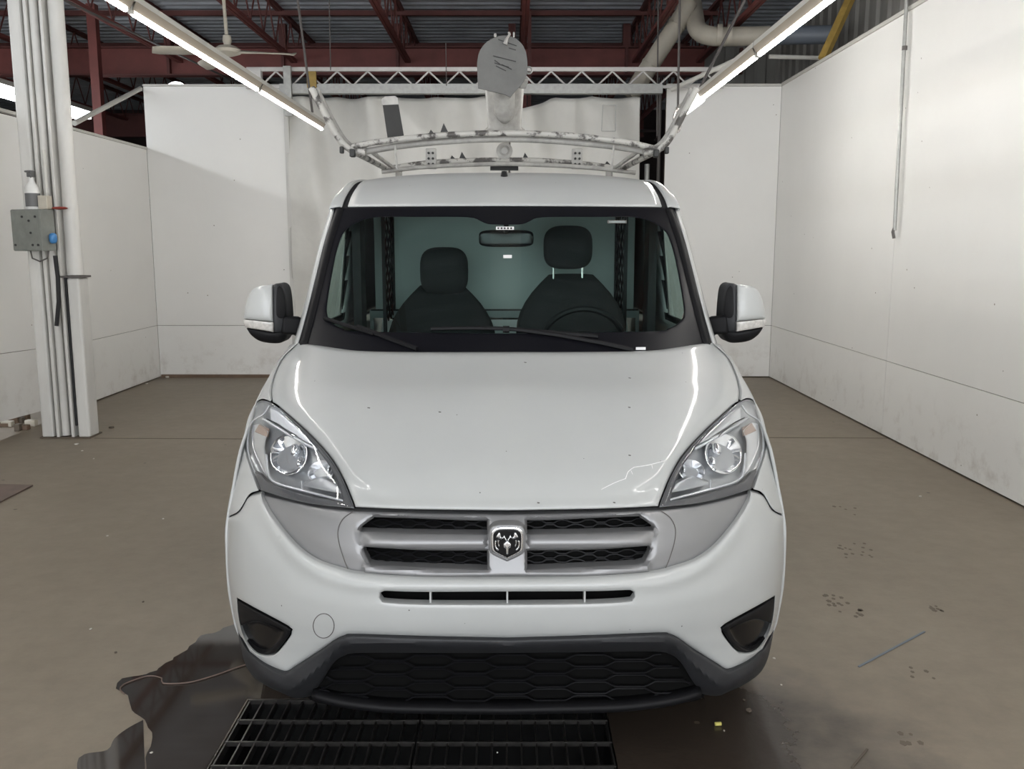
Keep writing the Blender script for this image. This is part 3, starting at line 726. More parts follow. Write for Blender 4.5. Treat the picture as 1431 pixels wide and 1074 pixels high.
# muddy shoe prints
for cx_, cy_, n_ in ((1170, 838, 12), (1192, 856, 7), (1188, 767, 10), (1200, 776, 6), (1178, 714, 5), (1320, 852, 7), (1285, 940, 5), (1270, 1030, 5)):
    m = MB(); rr = random.Random(cx_)
    for k in range(n_):
        p = PZ(cx_ + rr.uniform(-20, 20), cy_ + rr.uniform(-8, 8), 0); w_ = rr.uniform(.006, .013); q0 = rr.uniform(0, 3)
        m.prism([(p.x + w_ * math.cos(q0 + t), p.y + w_ * 1.4 * math.sin(q0 + t), .0003) for t in (0, 1.2, 2.5, 3.8, 5)], (0, 0, .0006))
    m.build('mud_print', M['mud'], floor)
# blue streak, bits
a, b = PZ(1200, 931, .003), PZ(1292, 882, .003)
MB().bar(a, b, .008, .003).build('blue_strip', M['pvcg'], label='thin blue-grey strip on the floor right of the van', cat='strip')
a, b = PZ(1190, 1072, .003), PZ(1212, 1046, .003)
MB().bar(a, b, .006, .003).build('dark_strip', M['grime'], label='short dark strip on the floor at the bottom right', cat='strip')
bits = [(1286, 694, 5, 'bit', 'pale chip on the floor right of the van by the wall'), (1092, 957, 3, 'bit', 'tiny white chip beside the van front right corner'), (1082, 920, 4, 'bit', 'pale fibre scrap beside the right fog lamp'),
        (107, 621, 6, 'bit', 'white paint flake in front of the column foot'), (115, 630, 3, 'bit', 'tiny paint flake below the larger one by the column'), (131, 641, 3, 'bit', 'small white flake on the floor right of the column foot'),
        (156, 598, 8, 'grime', 'brown scrap on the floor right of the column'), (150, 749, 4, 'bit', 'small white chip on the bare floor left of the van'), (228, 725, 3, 'bit', 'tiny white chip nearer the van on the left floor'),
        (200, 841, 4, 'grime', 'dark pebble on the left floor'), (127, 879, 4, 'bit', 'pale chip left of the puddle'), (162, 912, 5, 'grime', 'dark scrap just above the puddle edge'),
        (235, 527, 9, 'bit', 'white crumpled paper strip at the foot of the left back corner'), (205, 536, 4, 'bit', 'white scrap near the left back corner'), (212, 1052, 5, 'bit', 'pebble at the edge of the puddle near the bottom'),
        (1040, 978, 4, 'grime', 'black fleck in front of the van right corner'), (1047, 993, 9, 'grime', 'thin dark sliver in front of the van right corner'), (1012, 1021, 3, 'bit', 'pale dot beside the yellow foam plug'), (695, 1053, 3, 'bit', 'pale pebble on the drain grate')]
for x, y, s, mm_, lab in bits:
    p = PZ(x, y, 0); w_ = s * (p.y - CAMY) / FPX / 2
    rr = random.Random(x); n = 7
    pl = [(p.x + w_ * math.cos(t * 2 * math.pi / n) * rr.uniform(.6, 1.2), p.y + w_ * 1.2 * math.sin(t * 2 * math.pi / n) * rr.uniform(.6, 1.2), .001 if x != 695 else .004) for t in range(n)]
    MB().prism(pl, (0, 0, w_ * .5)).build('floor_scrap', M[mm_], label=lab, cat='scrap')
p = PZ(1003, 1014, 0); MB().tube([(p.x - .009, p.y, .007), (p.x + .011, p.y + .002, .007)], .006, 10).build('foam_plug', M['ybit'], smooth=True, label='small yellow foam plug on the floor in front of the van', cat='plug')

# ================================================================ VAN
van = empty('van', (-.013, 0, 0), label='white compact cargo van seen head-on parked over the floor drain', cat='van')
van.rotation_euler = (0, 0, .0105)
YC = [(460, 1.06), (478, .955), (492, .87), (520, .70), (546, .55), (580, .415), (615, .305), (660, .185), (700, .11), (715, .083), (740, .052), (770, .025), (800, .005), (840, -.015), (870, -.02), (893, -.012), (911, .006), (950, .03), (992, .06), (1010, .075)]
SIL = [(470, 300), (480, 301), (486, 304), (504, 319), (528, 332), (548, 342), (566, 350), (584, 357), (611, 365), (641, 373), (671, 381), (703, 388), (733, 391.5), (766, 391), (789, 390), (824, 386), (856, 381), (886, 374), (905, 371), (921, 367), (946, 353), (960, 330), (974, 300), (995, 285), (1010, 280)]
AA = [(470, .16), (480, .18), (520, .22), (560, .27), (590, .32), (640, .40), (700, .45), (800, .46), (880, .45), (921, .38), (946, .28), (966, .18), (980, .14), (1010, .12)]
def gshape(t): t = min(abs(t), 1.0); return 1 - math.sqrt(max(0., 1 - t ** 3.2))
def F(x, y): return interp(YC, y) + interp(AA, y) * gshape(abs(x) / interp(SIL, y))
def part(mb, name, m, parent=None, smooth=True, **kw): return mb.build(name, M[m], parent or van, smooth=smooth, **kw)
def both(fn):
    for s in (1, -1): fn(s)

# --- black core added behind all front panels to make their gaps dark
core = [(0, 500), (200, 500), (285, 490), (300, 505), (318, 545), (340, 600), (355, 650), (368, 700), (374, 760), (370, 830), (358, 880), (345, 915), (320, 940), (285, 955), (200, 975), (0, 980)]
part(panel_mb(sym(core, 10), F, step=14, w=10, r=.0, flange=.25, off=.075), 'gap_dark_core', 'dark')

# --- bonnet
HOOD = [(0, 493), (120, 493), (200, 491.5), (240, 487), (280, 480.5), (289, 479, 1), (308, 497), (320, 520), (326.5, 545), (325, 561, 1), (316, 567), (276, 603), (246, 636), (228, 666), (216, 694), (211, 707.5, 1), (160, 710), (100, 711.5), (0, 713)]
crease = spline([(290, 470), (292, 490), (303, 515), (309, 536), (306, 556), (289, 576), (253, 614), (229, 647), (212, 668), (178, 684), (120, 692), (0, 696)], 4)
crs = crease + [(-x, y) for x, y in crease[::-1]][1:]
crpoly = crs + [(-290, 300), (290, 300)]
_bc = {}
def hood_bump(x, y):
    d = float(sdist([(x, y)], crs, False)[0]); s = d if inside([(x, y)], crpoly)[0] else -d
    u = min(1, max(0, (s + 9) / 13.)); k = .019 if y < 660 else max(.0, .019 * (1 - (y - 660) / 45))
    k *= max(.35, min(1, (600 - y) / 200 + 1))
    return k * (1 - u * u * (3 - 2 * u)) - .012 * math.exp(-((abs(x) - 0) / 150.) ** 2) * min(1, max(0, (700 - y) / 100))
part(panel_mb(sym(HOOD), F, step=5, w=6, r=.012, flange=.03, bump=hood_bump), 'bonnet', 'paint', smooth='all' if False else True)

# thin white lines near the bonnet's lower corner and chips
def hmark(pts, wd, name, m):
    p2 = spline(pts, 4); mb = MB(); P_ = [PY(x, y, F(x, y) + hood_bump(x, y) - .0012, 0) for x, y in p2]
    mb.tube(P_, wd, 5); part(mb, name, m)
hmark([(132, 684), (150, 675), (166, 669, 1), (170, 659), (178, 653, 1), (198, 650), (222, 644)], .0013, 'white_line', 'tag')
hmark([(176, 663), (174, 658)], .001, 'white_line', 'tag'); hmark([(204, 655), (203, 650)], .001, 'white_line', 'tag')
for x, y in ((172, 569), (172, 636), (27, 506), (-93, 575), (-192, 569), (150, 702), (44, 702), (173, 528)): hmark([(x - 1.6, y), (x + 1.6, y + .5)], .0016, 'paint_chip', 'wire')
# --- fenders
FEN = [(291, 480, 1), (311, 499), (323, 522), (329.5, 545), (329, 560, 1), (337, 556.5), (347, 559.5), (357, 577), (362, 592), (365.5, 612), (363.5, 632), (355, 658), (346, 684, 1), (359, 690), (373, 712), (388, 720, 1)]
# left partition near part: two sheets with a rising lower edge
silp = [(interp(SIL, y) * .9985, y) for y in range(716, 480, -6)]
def fender(s):
    lp = spline(FEN, 4) + silp
    mb = panel_mb(lp, F, step=4, w=3, r=.006, flange=.03)
    if s < 0: mb.flipx()
    part(mb, 'fender', 'paint')
both(fender)

# --- bumper (white)
FASC_LOW = [(342, 688, 1), (333, 711), (312, 740), (288, 766), (262, 783), (232, 793), (203, 799.5), (115, 805.5), (0, 807)]
BLOW = [(358, 908, 1), (336, 925), (315, 935), (306, 936), (298, 931), (262, 908), (238, 892), (226, 887), (213, 885.5), (115, 889), (0, 892)]
fogout = [(372, 868), (360, 905)]
half = [(x, y) if len(p) < 3 else (x, y, 1) for p in FASC_LOW[::-1] for x, y in [p[:2]]]
bsil = [(interp(SIL, y) * .9985, y) for y in range(726, 880, 8)]
half = half + [(359, 693.5), (372, 714), (387.5, 722.5, 1)]
halfpts = spline(half, 4) + bsil + [(373.5, 884)] + spline([(368, 890), BLOW[0]] , 4)[:-1] + spline(BLOW, 4)
loop = halfpts[:-1] + [(-x, y) for x, y in halfpts[::-1]][:-1]
SLOT = [(0, 826), (120, 826), (172, 824.5), (177, 827), (178, 834), (174, 839.5), (120, 843), (0, 844)]
slot = sym(SLOT, 6)
FOG = [(376, 833, 1), (355, 845), (304, 873), (300, 880), (303, 889), (318, 908), (328, 914), (343, 913.5), (356, 905), (368, 884), (374, 858)]
fogl = spline(FOG, 4, True); fogr = [(-x, y) for x, y in fogl]
rid = spline([(344, 690), (336, 716), (317, 748), (292, 778), (262, 800), (225, 813), (180, 817), (0, 818)], 5)
ridp = rid + [(-x, y) for x, y in rid[::-1]]
low = spline([(380, 770), (350, 800), (300, 835), (250, 850), (180, 856), (0, 858)], 6); low2 = low + [(-x, y) for x, y in low[::-1]]
lowpoly = low2 + [(-420, 700), (420, 700)]
def bump_b(x, y):
    d = float(sdist([(x, y)], ridp, False)[0])
    b = -.010 * math.exp(-(d / 9.) ** 2)
    d2 = float(sdist([(x, y)], low2, False)[0]); s = d2 if not inside([(x, y)], lowpoly)[0] else -d2
    b += .016 * min(1, max(0, (s + 8) / 50)) * (1 if abs(x) < 300 else max(0, 1 - (abs(x) - 300) / 60))
    return b
BMP = part(panel_mb(loop, F, holes=[slot, fogl, fogr], step=6, w=9, wh=3, r=.016, flange=.030, bump=bump_b), 'bumper', 'paint')
for x in (-107, 0, 108):
    a = PY(x - 1.2, 825, F(x, 825) + .02, 0); b = PY(x + 1.2, 845, F(x, 845) + .02, 0)
    MB().box(a.x, b.x, a.y - .012, a.y + .02, b.z - .004, a.z + .004).build('slot_rib', M['paint'], BMP)
# tow cover ring
rg = [(-256 + 14.5 * math.cos(t), 873 + 17 * math.sin(t)) for t in [k * math.pi / 24 for k in range(48)]]
MB().tube([PY(x, y, F(x, y) + bump_b(x, y) - .0006, 0) for x, y in rg], .0013, 5, closed=True).build('tow_cover_seam', M['wire'], BMP, smooth=True)

# --- silver fascia with grille openings
FASC = [(0, 718), (100, 716.5), (190, 713.5), (213, 712.5), (262, 707), (300, 699.5), (335, 690.5), (343, 689, 1)]
fh = spline(FASC, 4)[:-1] + spline([(341.5, 689, 1)] + [(x - 2.5, y) for x, y in [p[:2] for p in FASC_LOW[1:-1]]] + [(0, 805)], 4)
floop = fh[:-1] + [(-x, y) for x, y in fh[::-1]][:-1]
G1 = [(28, 727, 1), (60, 726.5), (176, 722), (186, 723), (205, 737), (204, 741, 1), (120, 743.5), (28, 745, 1)]
G2 = [(28, 769, 1), (120, 768), (199, 763, 1), (200, 767), (194, 780), (184, 787), (120, 791), (28, 794, 1)]
g1 = spline(G1, 4, True); g2 = spline(G2, 4, True)
def mirr(l): return [(-x, y) for x, y in l[::-1]]
FRAME = spline([(24, 722, 1), (178, 718.5), (190, 720), (211, 737), (209, 752), (200, 784), (188, 792), (120, 797), (24, 799, 1)], 4, True)
fdist_poly = FRAME
def fbump(x, y):
    X = abs(x); b = 0.
    ins = inside([(X, y)], FRAME)[0]; d = float(sdist([(X, y)], FRAME)[0])
    if ins: b += .010 * min(1, d / 4)                       # recessed grille field
    if 744 < y < 770 and X < 208 and X > 26:                # middle bar bulges
        b -= .016 * max(0, 1 - ((y - 756) / 12.) ** 2) * min(1, max(0, (207 - X) / 14.)) * min(1, (X - 26) / 6.)
    d2 = float(sdist([(X, y)], spline([(0, 806)] + [p[:2] for p in FASC_LOW[::-1][1:]], 8), False)[0])
    if X > 200: b += .012 * math.exp(-(d2 / 22.) ** 2)
    return b
part(panel_mb(floop, F, holes=[g1, g2, mirr(g1), mirr(g2)], step=5, w=4.5, r=.010, flange=.035, off=.014, bump=fbump), 'grille_surround', 'silver')
# joint of the grille insert with the fascia wings
for s in (1, -1):
    sl = spline([(214, 713), (229, 724), (236, 740), (234, 760), (226, 785), (222, 794)], 5)
    MB().tube([PY(s * x, y, F(x, y) + .0125 + fbump(x, y), 0) for x, y in sl], .0011, 5).build('surround_seam', M['wire'], van, smooth=True)
# bonnet gap black strip
part(panel_mb(sym([(0, 711), (100, 710), (213, 706.5), (225, 712), (190, 717), (100, 720), (0, 721)], 8), F, step=8, w=2, r=0, flange=.02, off=.045), 'bonnet_seal', 'rubber')
# grille mesh
GM = part(panel_mb(sym([(0, 719), (205, 716), (222, 740), (214, 770), (195, 798), (0, 802)], 8), F, step=10, w=3, r=0, flange=0, off=.075), 'grille_backing', 'dark')
gw = MB()
for k, y0 in enumerate([729, 735, 741, 772, 778, 784, 790]):
    xs = np.arange(-204, 205, 5.5); pts = []
    for i, x in enumerate(xs):
        ph = ((x + 300) / 36.0 + (k % 2) * .5) % 1; tri = min(1, max(-1, 3 * (abs(ph - .5) * 4 - 1)))
        y = y0 + tri * 1.9 - 3.2 * (abs(x) / 205) ** 2; pts.append(PY(x, y, F(x, y) + .064, 0))
    gw.tube(pts, .0028, 5)
part(gw, 'grille_mesh', 'mesh')

# --- emblem
EC = 760
def shield(k, dy=0): return [(x * k, EC + (y - EC) * k + dy) for x, y in spline([(0, 735.5), (12, 736), (19, 739), (22.5, 745), (22.5, 765, 1), (19, 772), (0, 782, 1), (-19, 772), (-22.5, 765, 1), (-22.5, 745), (-19, 739), (-12, 736)], 2, True)]
FE = lambda x, y: F(0, 760) - .0 + abs(x) * .0001
e0 = part(panel_mb(shield(1.13), FE, step=4, w=3, r=.006, flange=.04, off=-.008), 'emblem_surround', 'silver')
e1 = part(panel_mb(shield(1.0), FE, step=3, w=2, r=.003, flange=.01, off=-.013), 'emblem', 'chrome', label='chrome horned sheep head on a black shield')
panel_mb(shield(.86), FE, step=3, w=1.5, r=.001, flange=.004, off=-.0150).build('shield_field', M['gloss'], e1, smooth=True)
def epart(pts, off=-.0195, name='emblem_relief', closed=True, w=1.6, r=.004):
    lp = spline(pts, 1.0, True)
    for s in (1, -1):
        l2 = lp if s > 0 else mirr(lp)
        panel_mb(l2, FE, step=1.5, w=w, r=r, flange=.003, off=off).build(name, M['chrome'], e1, smooth=True)
c = 760
sc = 1 / 7.95
def e(px, py): return ((px - 708) * sc, 700 + py * sc)
epart([e(*p) for p in [(712, 430), (730, 395), (745, 370), (752, 392), (775, 395), (785, 352), (805, 350), (822, 375), (832, 405), (800, 412), (775, 425), (745, 415), (722, 450)]], name='horn')
epart([e(*p) for p in [(845, 440), (850, 480), (842, 520), (815, 548), (800, 540), (825, 510), (832, 475), (825, 440)]], name='horn_curl', w=1, r=.003)
epart([e(*p) for p in [(812, 430), (815, 465), (800, 510), (790, 500), (800, 465), (795, 435)]], name='horn_curl', w=1, r=.003)
hd = spline([e(*p) for p in [(708, 440), (735, 455), (752, 480), (745, 520), (728, 525), (722, 585), (708, 592), (694, 585), (688, 525), (671, 520), (664, 480), (681, 455)]], 1, True)
panel_mb(hd, FE, step=1.5, w=2.2, r=.006, flange=.003, off=-.023).build('sheep_head', M['chrome'], e1, smooth=True)
for s in (1, -1): epart([e(*p) for p in [(725, 495), (738, 488), (742, 500), (730, 508)]], off=-.0235, name='eye_recess', w=.5, r=.001)

# --- lower trim (dark) with lower grille
TL = [(0, 894), (115, 891), (213, 887.5), (228, 889.5), (240, 895), (262, 911), (297, 933.5), (306, 939), (316, 938), (338, 927), (359, 910), (368, 896), (374, 882, 1)]
tout = [(373, 890), (370, 905), (366, 921), (359, 936), (349, 947), (330, 959), (312, 967), (298, 973), (284, 973), (272, 970, 1)]
opn = [(258, 950), (249, 935), (240, 923), (228, 915), (205, 911), (100, 911.5), (0, 912)]
h = spline(TL, 4)[:-1] + spline([(374, 882, 1)] + tout, 4)[:-1] + spline([tout[-1]] + opn, 4)
tl = h[:-1] + [(-x, y) for x, y in h[::-1]][:-1]
fold = spline([(372, 906), (345, 935), (315, 957), (298, 959), (280, 946), (255, 924), (235, 905), (205, 899), (0, 902)], 6); fold2 = fold + [(-x, y) for x, y in fold[::-1]]
foldpoly = fold2 + [(-420, 700), (420, 700)]
def tbump(x, y):
    d = float(sdist([(x, y)], fold2, False)[0]); s = d if not inside([(x, y)], foldpoly)[0] else -d
    return .0035 * max(0, s) - .004 * math.exp(-(d / 4) ** 2) - .006
part(panel_mb(tl, F, step=5, w=4, r=.008, flange=.05, bump=tbump), 'lower_trim', 'trim')
LG = part(panel_mb(sym([(0, 905), (210, 905), (245, 922), (270, 955), (275, 975), (220, 985), (0, 992)], 8), F, step=12, w=3, r=0, flange=0, off=.10), 'lower_grille_backing', 'dark')
gw = MB()
for k in range(7):
    y0 = 918 + k * 9.5; xm_ = interp([(915, 215), (935, 243), (968, 262), (985, 225)], y0); pts = []
    x = -xm_
    while x <= xm_:
        ph = ((x + 500) / 112.0 + (k % 2) * .5) % 1; tri = min(1, max(-1, 4.2 * (abs(ph - .5) * 4 - 1)))
        y = y0 + tri * 3.4; pts.append(PY(x, y, F(x, y) + .055 + .001 * k, 0)); x += 5
    gw.tube(pts, .0032, 5)
part(gw, 'lower_grille', 'mesh')
# bottom lip
lip = spline([(272, 970), (240, 979), (200, 985.5), (144, 990), (0, 992.5)], 8); lip = lip[:-1] + [(-x, y) for x, y in lip[::-1]]
rows = []
for dy_, dz_ in ((.045, .012), (.0, .008), (-.004, .0), (.0, -.012), (.10, -.03)):
    rows.append([PY(x, y, F(x, y) + .02, 0) + Vector((0, dy_, dz_)) for x, y in lip])
part(MB().grid(rows), 'chin_spoiler', 'black', smooth='all', thick=.003)
# --- fog lamp bezels
def fog(s):
    inner = spline([(371, 872, 1), (352, 866), (338, 868), (318, 876), (312, 881), (319, 895), (332, 908), (342, 910), (355, 902), (366, 886)], 3, True)
    ob = [(x, y) for x, y in spline([(375, 836, 1), (355, 848), (306, 874.5), (302, 880), (305, 888), (319, 906), (329, 912), (343, 911.5), (355, 903), (367, 883), (373, 858)], 4, True)]
    mb = panel_mb(ob, F, holes=[inner], step=4, w=5, r=.010, flange=.05, off=.008)
    if s < 0: mb.flipx()
    fb = part(mb, 'fog_lamp_bezel', 'black')
    mb = panel_mb([(x * 1.0, y) for x, y in inner], F, step=5, w=6, r=-.012, flange=0, off=.055)
    if s < 0: mb.flipx()
    mb.build('fog_lamp_blank', M['gloss'], fb, smooth=True)
both(fog)

# --- headlamps
LO = [(327, 562, 1), (337, 558.5), (346, 561.5), (355.5, 578), (360.5, 593), (363.5, 612), (361.5, 632), (353, 657), (343, 684, 1), (300, 697), (262, 704.5), (213, 709.5, 1), (218, 695), (230, 667), (248, 637), (278, 604.5), (317, 569.5)]
def q6(px, py): return (708 - (340 + px / 6.317), 550 + py / 6.317)    # from the close-up of the lamp on the picture's left
def lamp(s):
    def bld(mb, name, m, parent, **kw):
        if s < 0: mb.flipx()
        return mb.build(name, M[m], parent, smooth=True, **kw)
    hl = empty('headlamp', (0, 0, 0), van, label='swept-back clear headlamp with chrome reflectors')
    lo = spline(LO, 4, True)
    # housing bowl
    def sink(x, y): return F(x, y)
    bld(panel_mb(lo, F, step=5, w=14, r=-.055, flange=0, off=.062), 'lamp_housing', 'lampgrey', hl)
    # dark rim along the bottom / inner edge
    rim = spline([(345, 676, 1), (339, 685), (343, 684, 1), (300, 697), (262, 704.5), (213, 709.5, 1), (218, 695), (230, 667), (248, 637), (278, 604.5), (317, 569.5, 1), (312, 577), (284, 606), (258, 638), (245, 658), (236, 680), (232, 698, 1), (262, 694), (300, 683), (325, 673), (338, 664, 1)], 4, True)
    rim = spline([(353, 657, 1), (343, 684, 1), (300, 697), (262, 704.5), (213, 709.5, 1), (218, 695), (230, 667), (248, 637), (278, 604.5), (317, 569.5, 1), (282, 606), (254, 640), (241, 662), (232, 684), (229, 700, 1), (262, 695), (300, 685), (330, 674), (343, 662, 1)], 4, True)
    bld(panel_mb(rim, F, step=4, w=3, r=.003, flange=.02, off=.014), 'lamp_rim', 'lampdark', hl)
    # bright trims
    def strip(pts, wd, name='light_guide', m='lampwhite', off=.016):
        p2 = spline(pts, 3); mb = MB()
        rows = [[], [], []]
        for i, (x, y) in enumerate(p2):
            a = p2[max(i - 1, 0)]; b = p2[min(i + 1, len(p2) - 1)]; tx, ty = b[0] - a[0], b[1] - a[1]; L = math.hypot(tx, ty) + 1e-9; nx, ny = -ty / L * wd / 2, tx / L * wd / 2
            for r_, k, o_ in ((0, -1, .004), (1, 0, 0), (2, 1, .004)): rows[r_].append(PY(x + nx * k, y + ny * k, F(x, y) + off + o_, 0))
        mb.grid(rows); return bld(mb, name, m, hl, thick=.002)
    strip([q6(210, 530), q6(225, 680), q6(250, 745), q6(330, 795), q6(530, 850), q6(880, 940)], 3.2)
    strip([q6(518, 765), q6(525, 850)], 2.4)
    strip([q6(180, 215), q6(300, 290), q6(460, 385), q6(655, 490)], 3.6)
    strip([q6(240, 100), q6(190, 175), q6(90, 240), q6(58, 330), q6(50, 480), q6(90, 640), q6(155, 790)], 2.4)
    strip([q6(215, 215), q6(330, 275), q6(450, 380)], 1.2, 'trim_line', 'lampdark', .014)
    # upper inner chrome-grey blade
    up = spline([q6(250, 125) + (1,), q6(320, 155), q6(480, 290), q6(650, 450) + (1,), q6(560, 420), q6(440, 340), q6(250, 230) + (1,)], 3, True)
    bld(panel_mb(up, F, step=4, w=3, r=.004, flange=.02, off=.018), 'upper_blade', 'satin' if s > 0 else 'lampwhite', hl)
    # side indicator chamber
    ind = spline([q6(100, 270) + (1,), q6(150, 255), q6(230, 330) + (1,), q6(200, 450), q6(215, 720) + (1,), q6(160, 640), q6(95, 480), q6(85, 350)], 3, True)
    bld(panel_mb(ind, F, step=4, w=3, r=-.012, flange=0, off=.035), 'indicator_chamber', 'satin', hl)
    am = spline([q6(150, 262) + (1,), q6(235, 310) + (1,), q6(225, 380) + (1,), q6(110, 330) + (1,)], 2, True)
    bld(panel_mb(am, F, step=4, w=2, r=.003, flange=.01, off=.03), 'amber_bulb_cap', 'amber', hl)
    # main bowls (concave)
    def bowl(cx, cy, rx, ry, dep, off, name, m='chrome', rot=0):
        mb = MB(); rows = []
        for i in range(9):
            k = i / 8; row = []
            for j in range(29):
                t = j / 28 * 2 * math.pi; x0_, y0_ = rx * k * math.cos(t), ry * k * math.sin(t)
                x = cx + x0_ * math.cos(rot) - y0_ * math.sin(rot); y = cy + x0_ * math.sin(rot) + y0_ * math.cos(rot)
                fl = .006 * (j % 4 == 0)
                row.append(PY(x, y, F(cx, cy) + off + dep * (1 - k * k) + fl * k + (F(x, y) - F(cx, cy)) * k, 0))
            rows.append(row)
        mb.grid(rows); return bld(mb, name, m, hl, thick=.002)
    c1 = q6(405, 530); bowl(c1[0], c1[1], 26, 29, .06, .030, 'reflector_bowl', rot=-.25)
    c2 = q6(690, 680); bowl(c2[0], c2[1], 19, 15, .04, .035, 'reflector_bowl', 'satin', rot=.3)
    for (c_, rr_) in ((q6(510, 600), .012), (q6(770, 670), .008), (q6(470, 500), .016)):
        p_ = PY(c_[0], c_[1], F(*c_) + .05, 0); mb = MB().ellipsoid(p_, (rr_, .03, rr_ * 1.4), 14, 10); bld(mb, 'bulb_shield', 'chrome', hl)
    sh = spline([q6(540, 780) + (1,), q6(700, 740), q6(830, 790) + (1,), q6(890, 880) + (1,), q6(720, 850), q6(540, 810) + (1,)], 3, True)
    bld(panel_mb(sh, F, step=4, w=3, r=.005, flange=.02, off=.02), 'lower_shelf', 'lampgrey', hl)
    # clear lens
    bld(panel_mb(lo, F, step=6, w=4, r=.006, flange=0, off=.0), 'lens', 'lens', hl)
both(lamp)

# --- windshield
def Tn(py): a, b, d = ray(0, py); return -d / b
def FW(x, y):
    T = Tn(y); yc = (1.157 - 2.35 * T) / (.86 + T); sil = interp([(288, 236), (410, 274), (490, 298)], y)
    return yc + .15 * min(1.1, abs(x) / sil) ** 2.2 - .015 * math.sin(max(0, min(1, (y - 288) / 204)) * math.pi)
GIN = [(0, 314), (24, 313), (34, 309), (52, 303.5), (120, 303), (180, 303.5), (205, 310), (222, 321), (230, 334), (239, 366), (249, 423), (249, 440), (244, 450), (228, 459), (200, 463), (0, 466)]
gin = sym(GIN, 5)
GO = [(0, 287.5), (110, 288), (215, 289.5, 1), (238, 290.5, 1), (252, 340), (270, 412), (284, 462), (290, 484, 1), (240, 492), (200, 497), (0, 499)]
part(panel_mb(sym(GO, 5), FW, holes=[gin], step=7, w=3, r=.003, flange=.01), 'windshield_border', 'frit')
part(panel_mb(gin, FW, step=10, w=3, r=0, flange=0, off=.001), 'windshield', 'wind')
# pillars: white strip and black gasket
def pillar(s):
    def strip3(edge_a, edge_b, name, m, off=0., dY=(0, 0)):
        A_ = spline(edge_a, 6); rows = [[], []]
        for i, (x, y) in enumerate(A_):
            rows[0].append(PY(x, y, edgeY(x, y) + off + dY[0], 0))
        B_ = spline(edge_b, 6); n = len(A_)
        for i in range(n):
            u = i / (n - 1) * (len(B_) - 1); k = min(int(u), len(B_) - 2); f = u - k
            x = B_[k][0] * (1 - f) + B_[k + 1][0] * f; y = B_[k][1] * (1 - f) + B_[k + 1][1] * f
            rows[1].append(PY(x, y, edgeY(x, y) + off + dY[1], 0))
        mb = MB().grid(rows)
        if s < 0: mb.flipx()
        return mb.build(name, M[m], van, smooth='all', thick=.012)
    edgeY = lambda x, y: FW(x, y) if y >= 290 else 1.57 + (290 - y) * .0075
    # raised gasket
    rows = []
    for o_, w_ in ((.02, 10), (-.012, 5), (-.012, -2), (.03, -6)):
        rows.append([PY(x - w_, y, FW(x, y) + o_, 0) for x, y in spline([(231, 291), (247, 340), (265, 412), (278, 462), (284, 482)], 6)])
    mb = MB().grid(rows)
    if s < 0: mb.flipx()
    mb.build('pillar_gasket', M['black'], van, smooth='all', thick=.004)
    rows = []
    for w_, o_ in ((-2, .03), (0, -.004), (3.4, -.004), (6, .05), (7, .12)):
        rows.append([PY(x + w_, y, FW(x, y) + o_ + .02, 0) for x, y in spline([(236.5, 291), (251, 340), (269.5, 412), (281, 455), (290, 484)], 6)])
    mb = MB().grid(rows)
    if s < 0: mb.flipx()
    mb.build('windshield_pillar', M['paint'], van, smooth='all', thick=.004)
both(pillar)

# --- roof: world-space sheet
ZC = [(1.545, 1.703), (1.62, 1.752), (1.72, 1.80), (1.85, 1.845), (2.0, 1.868), (2.3, 1.885), (3.2, 1.895), (4.3, 1.88), (4.6, 1.85)]
WC = [(1.545, .683), (1.7, .676), (1.9, .665), (2.3, .655), (4.6, .64)]
def roofz(x, y):
    w_ = interp(WC, y); yy = y - .055 * (x / w_) ** 2 if y < 1.9 else y - .055 * (x / w_) ** 2
    return interp(ZC, max(1.545, yy)) - .03 * abs(x / w_) ** 3
rows = []
ysr = [1.545 + k * .02 for k in range(24)] + [2.05 + k * .15 for k in range(18)]
def roof_pt(y, u):
    w_ = interp(WC, y); p = Vector((w_ * u, y + .055 * u * u, interp(ZC, y) - .03 * abs(u) ** 3))
    t = PY(219 * u, 287.3 + 1.6 * u * u, FW(219 * u, 288) - .004, 0); w1 = interp(WC, 1.545)
    p0 = Vector((w1 * u, 1.545 + .055 * u * u, interp(ZC, 1.545) - .03 * abs(u) ** 3))
    return p + (t - p0) * math.exp(-((y - 1.545) / .16) ** 1.5)
for y in ysr: rows.append([roof_pt(y, -1 + i / 20) for i in range(41)])
roof = part(MB().grid(rows), 'roof', 'paint', smooth='all', thick=.006)
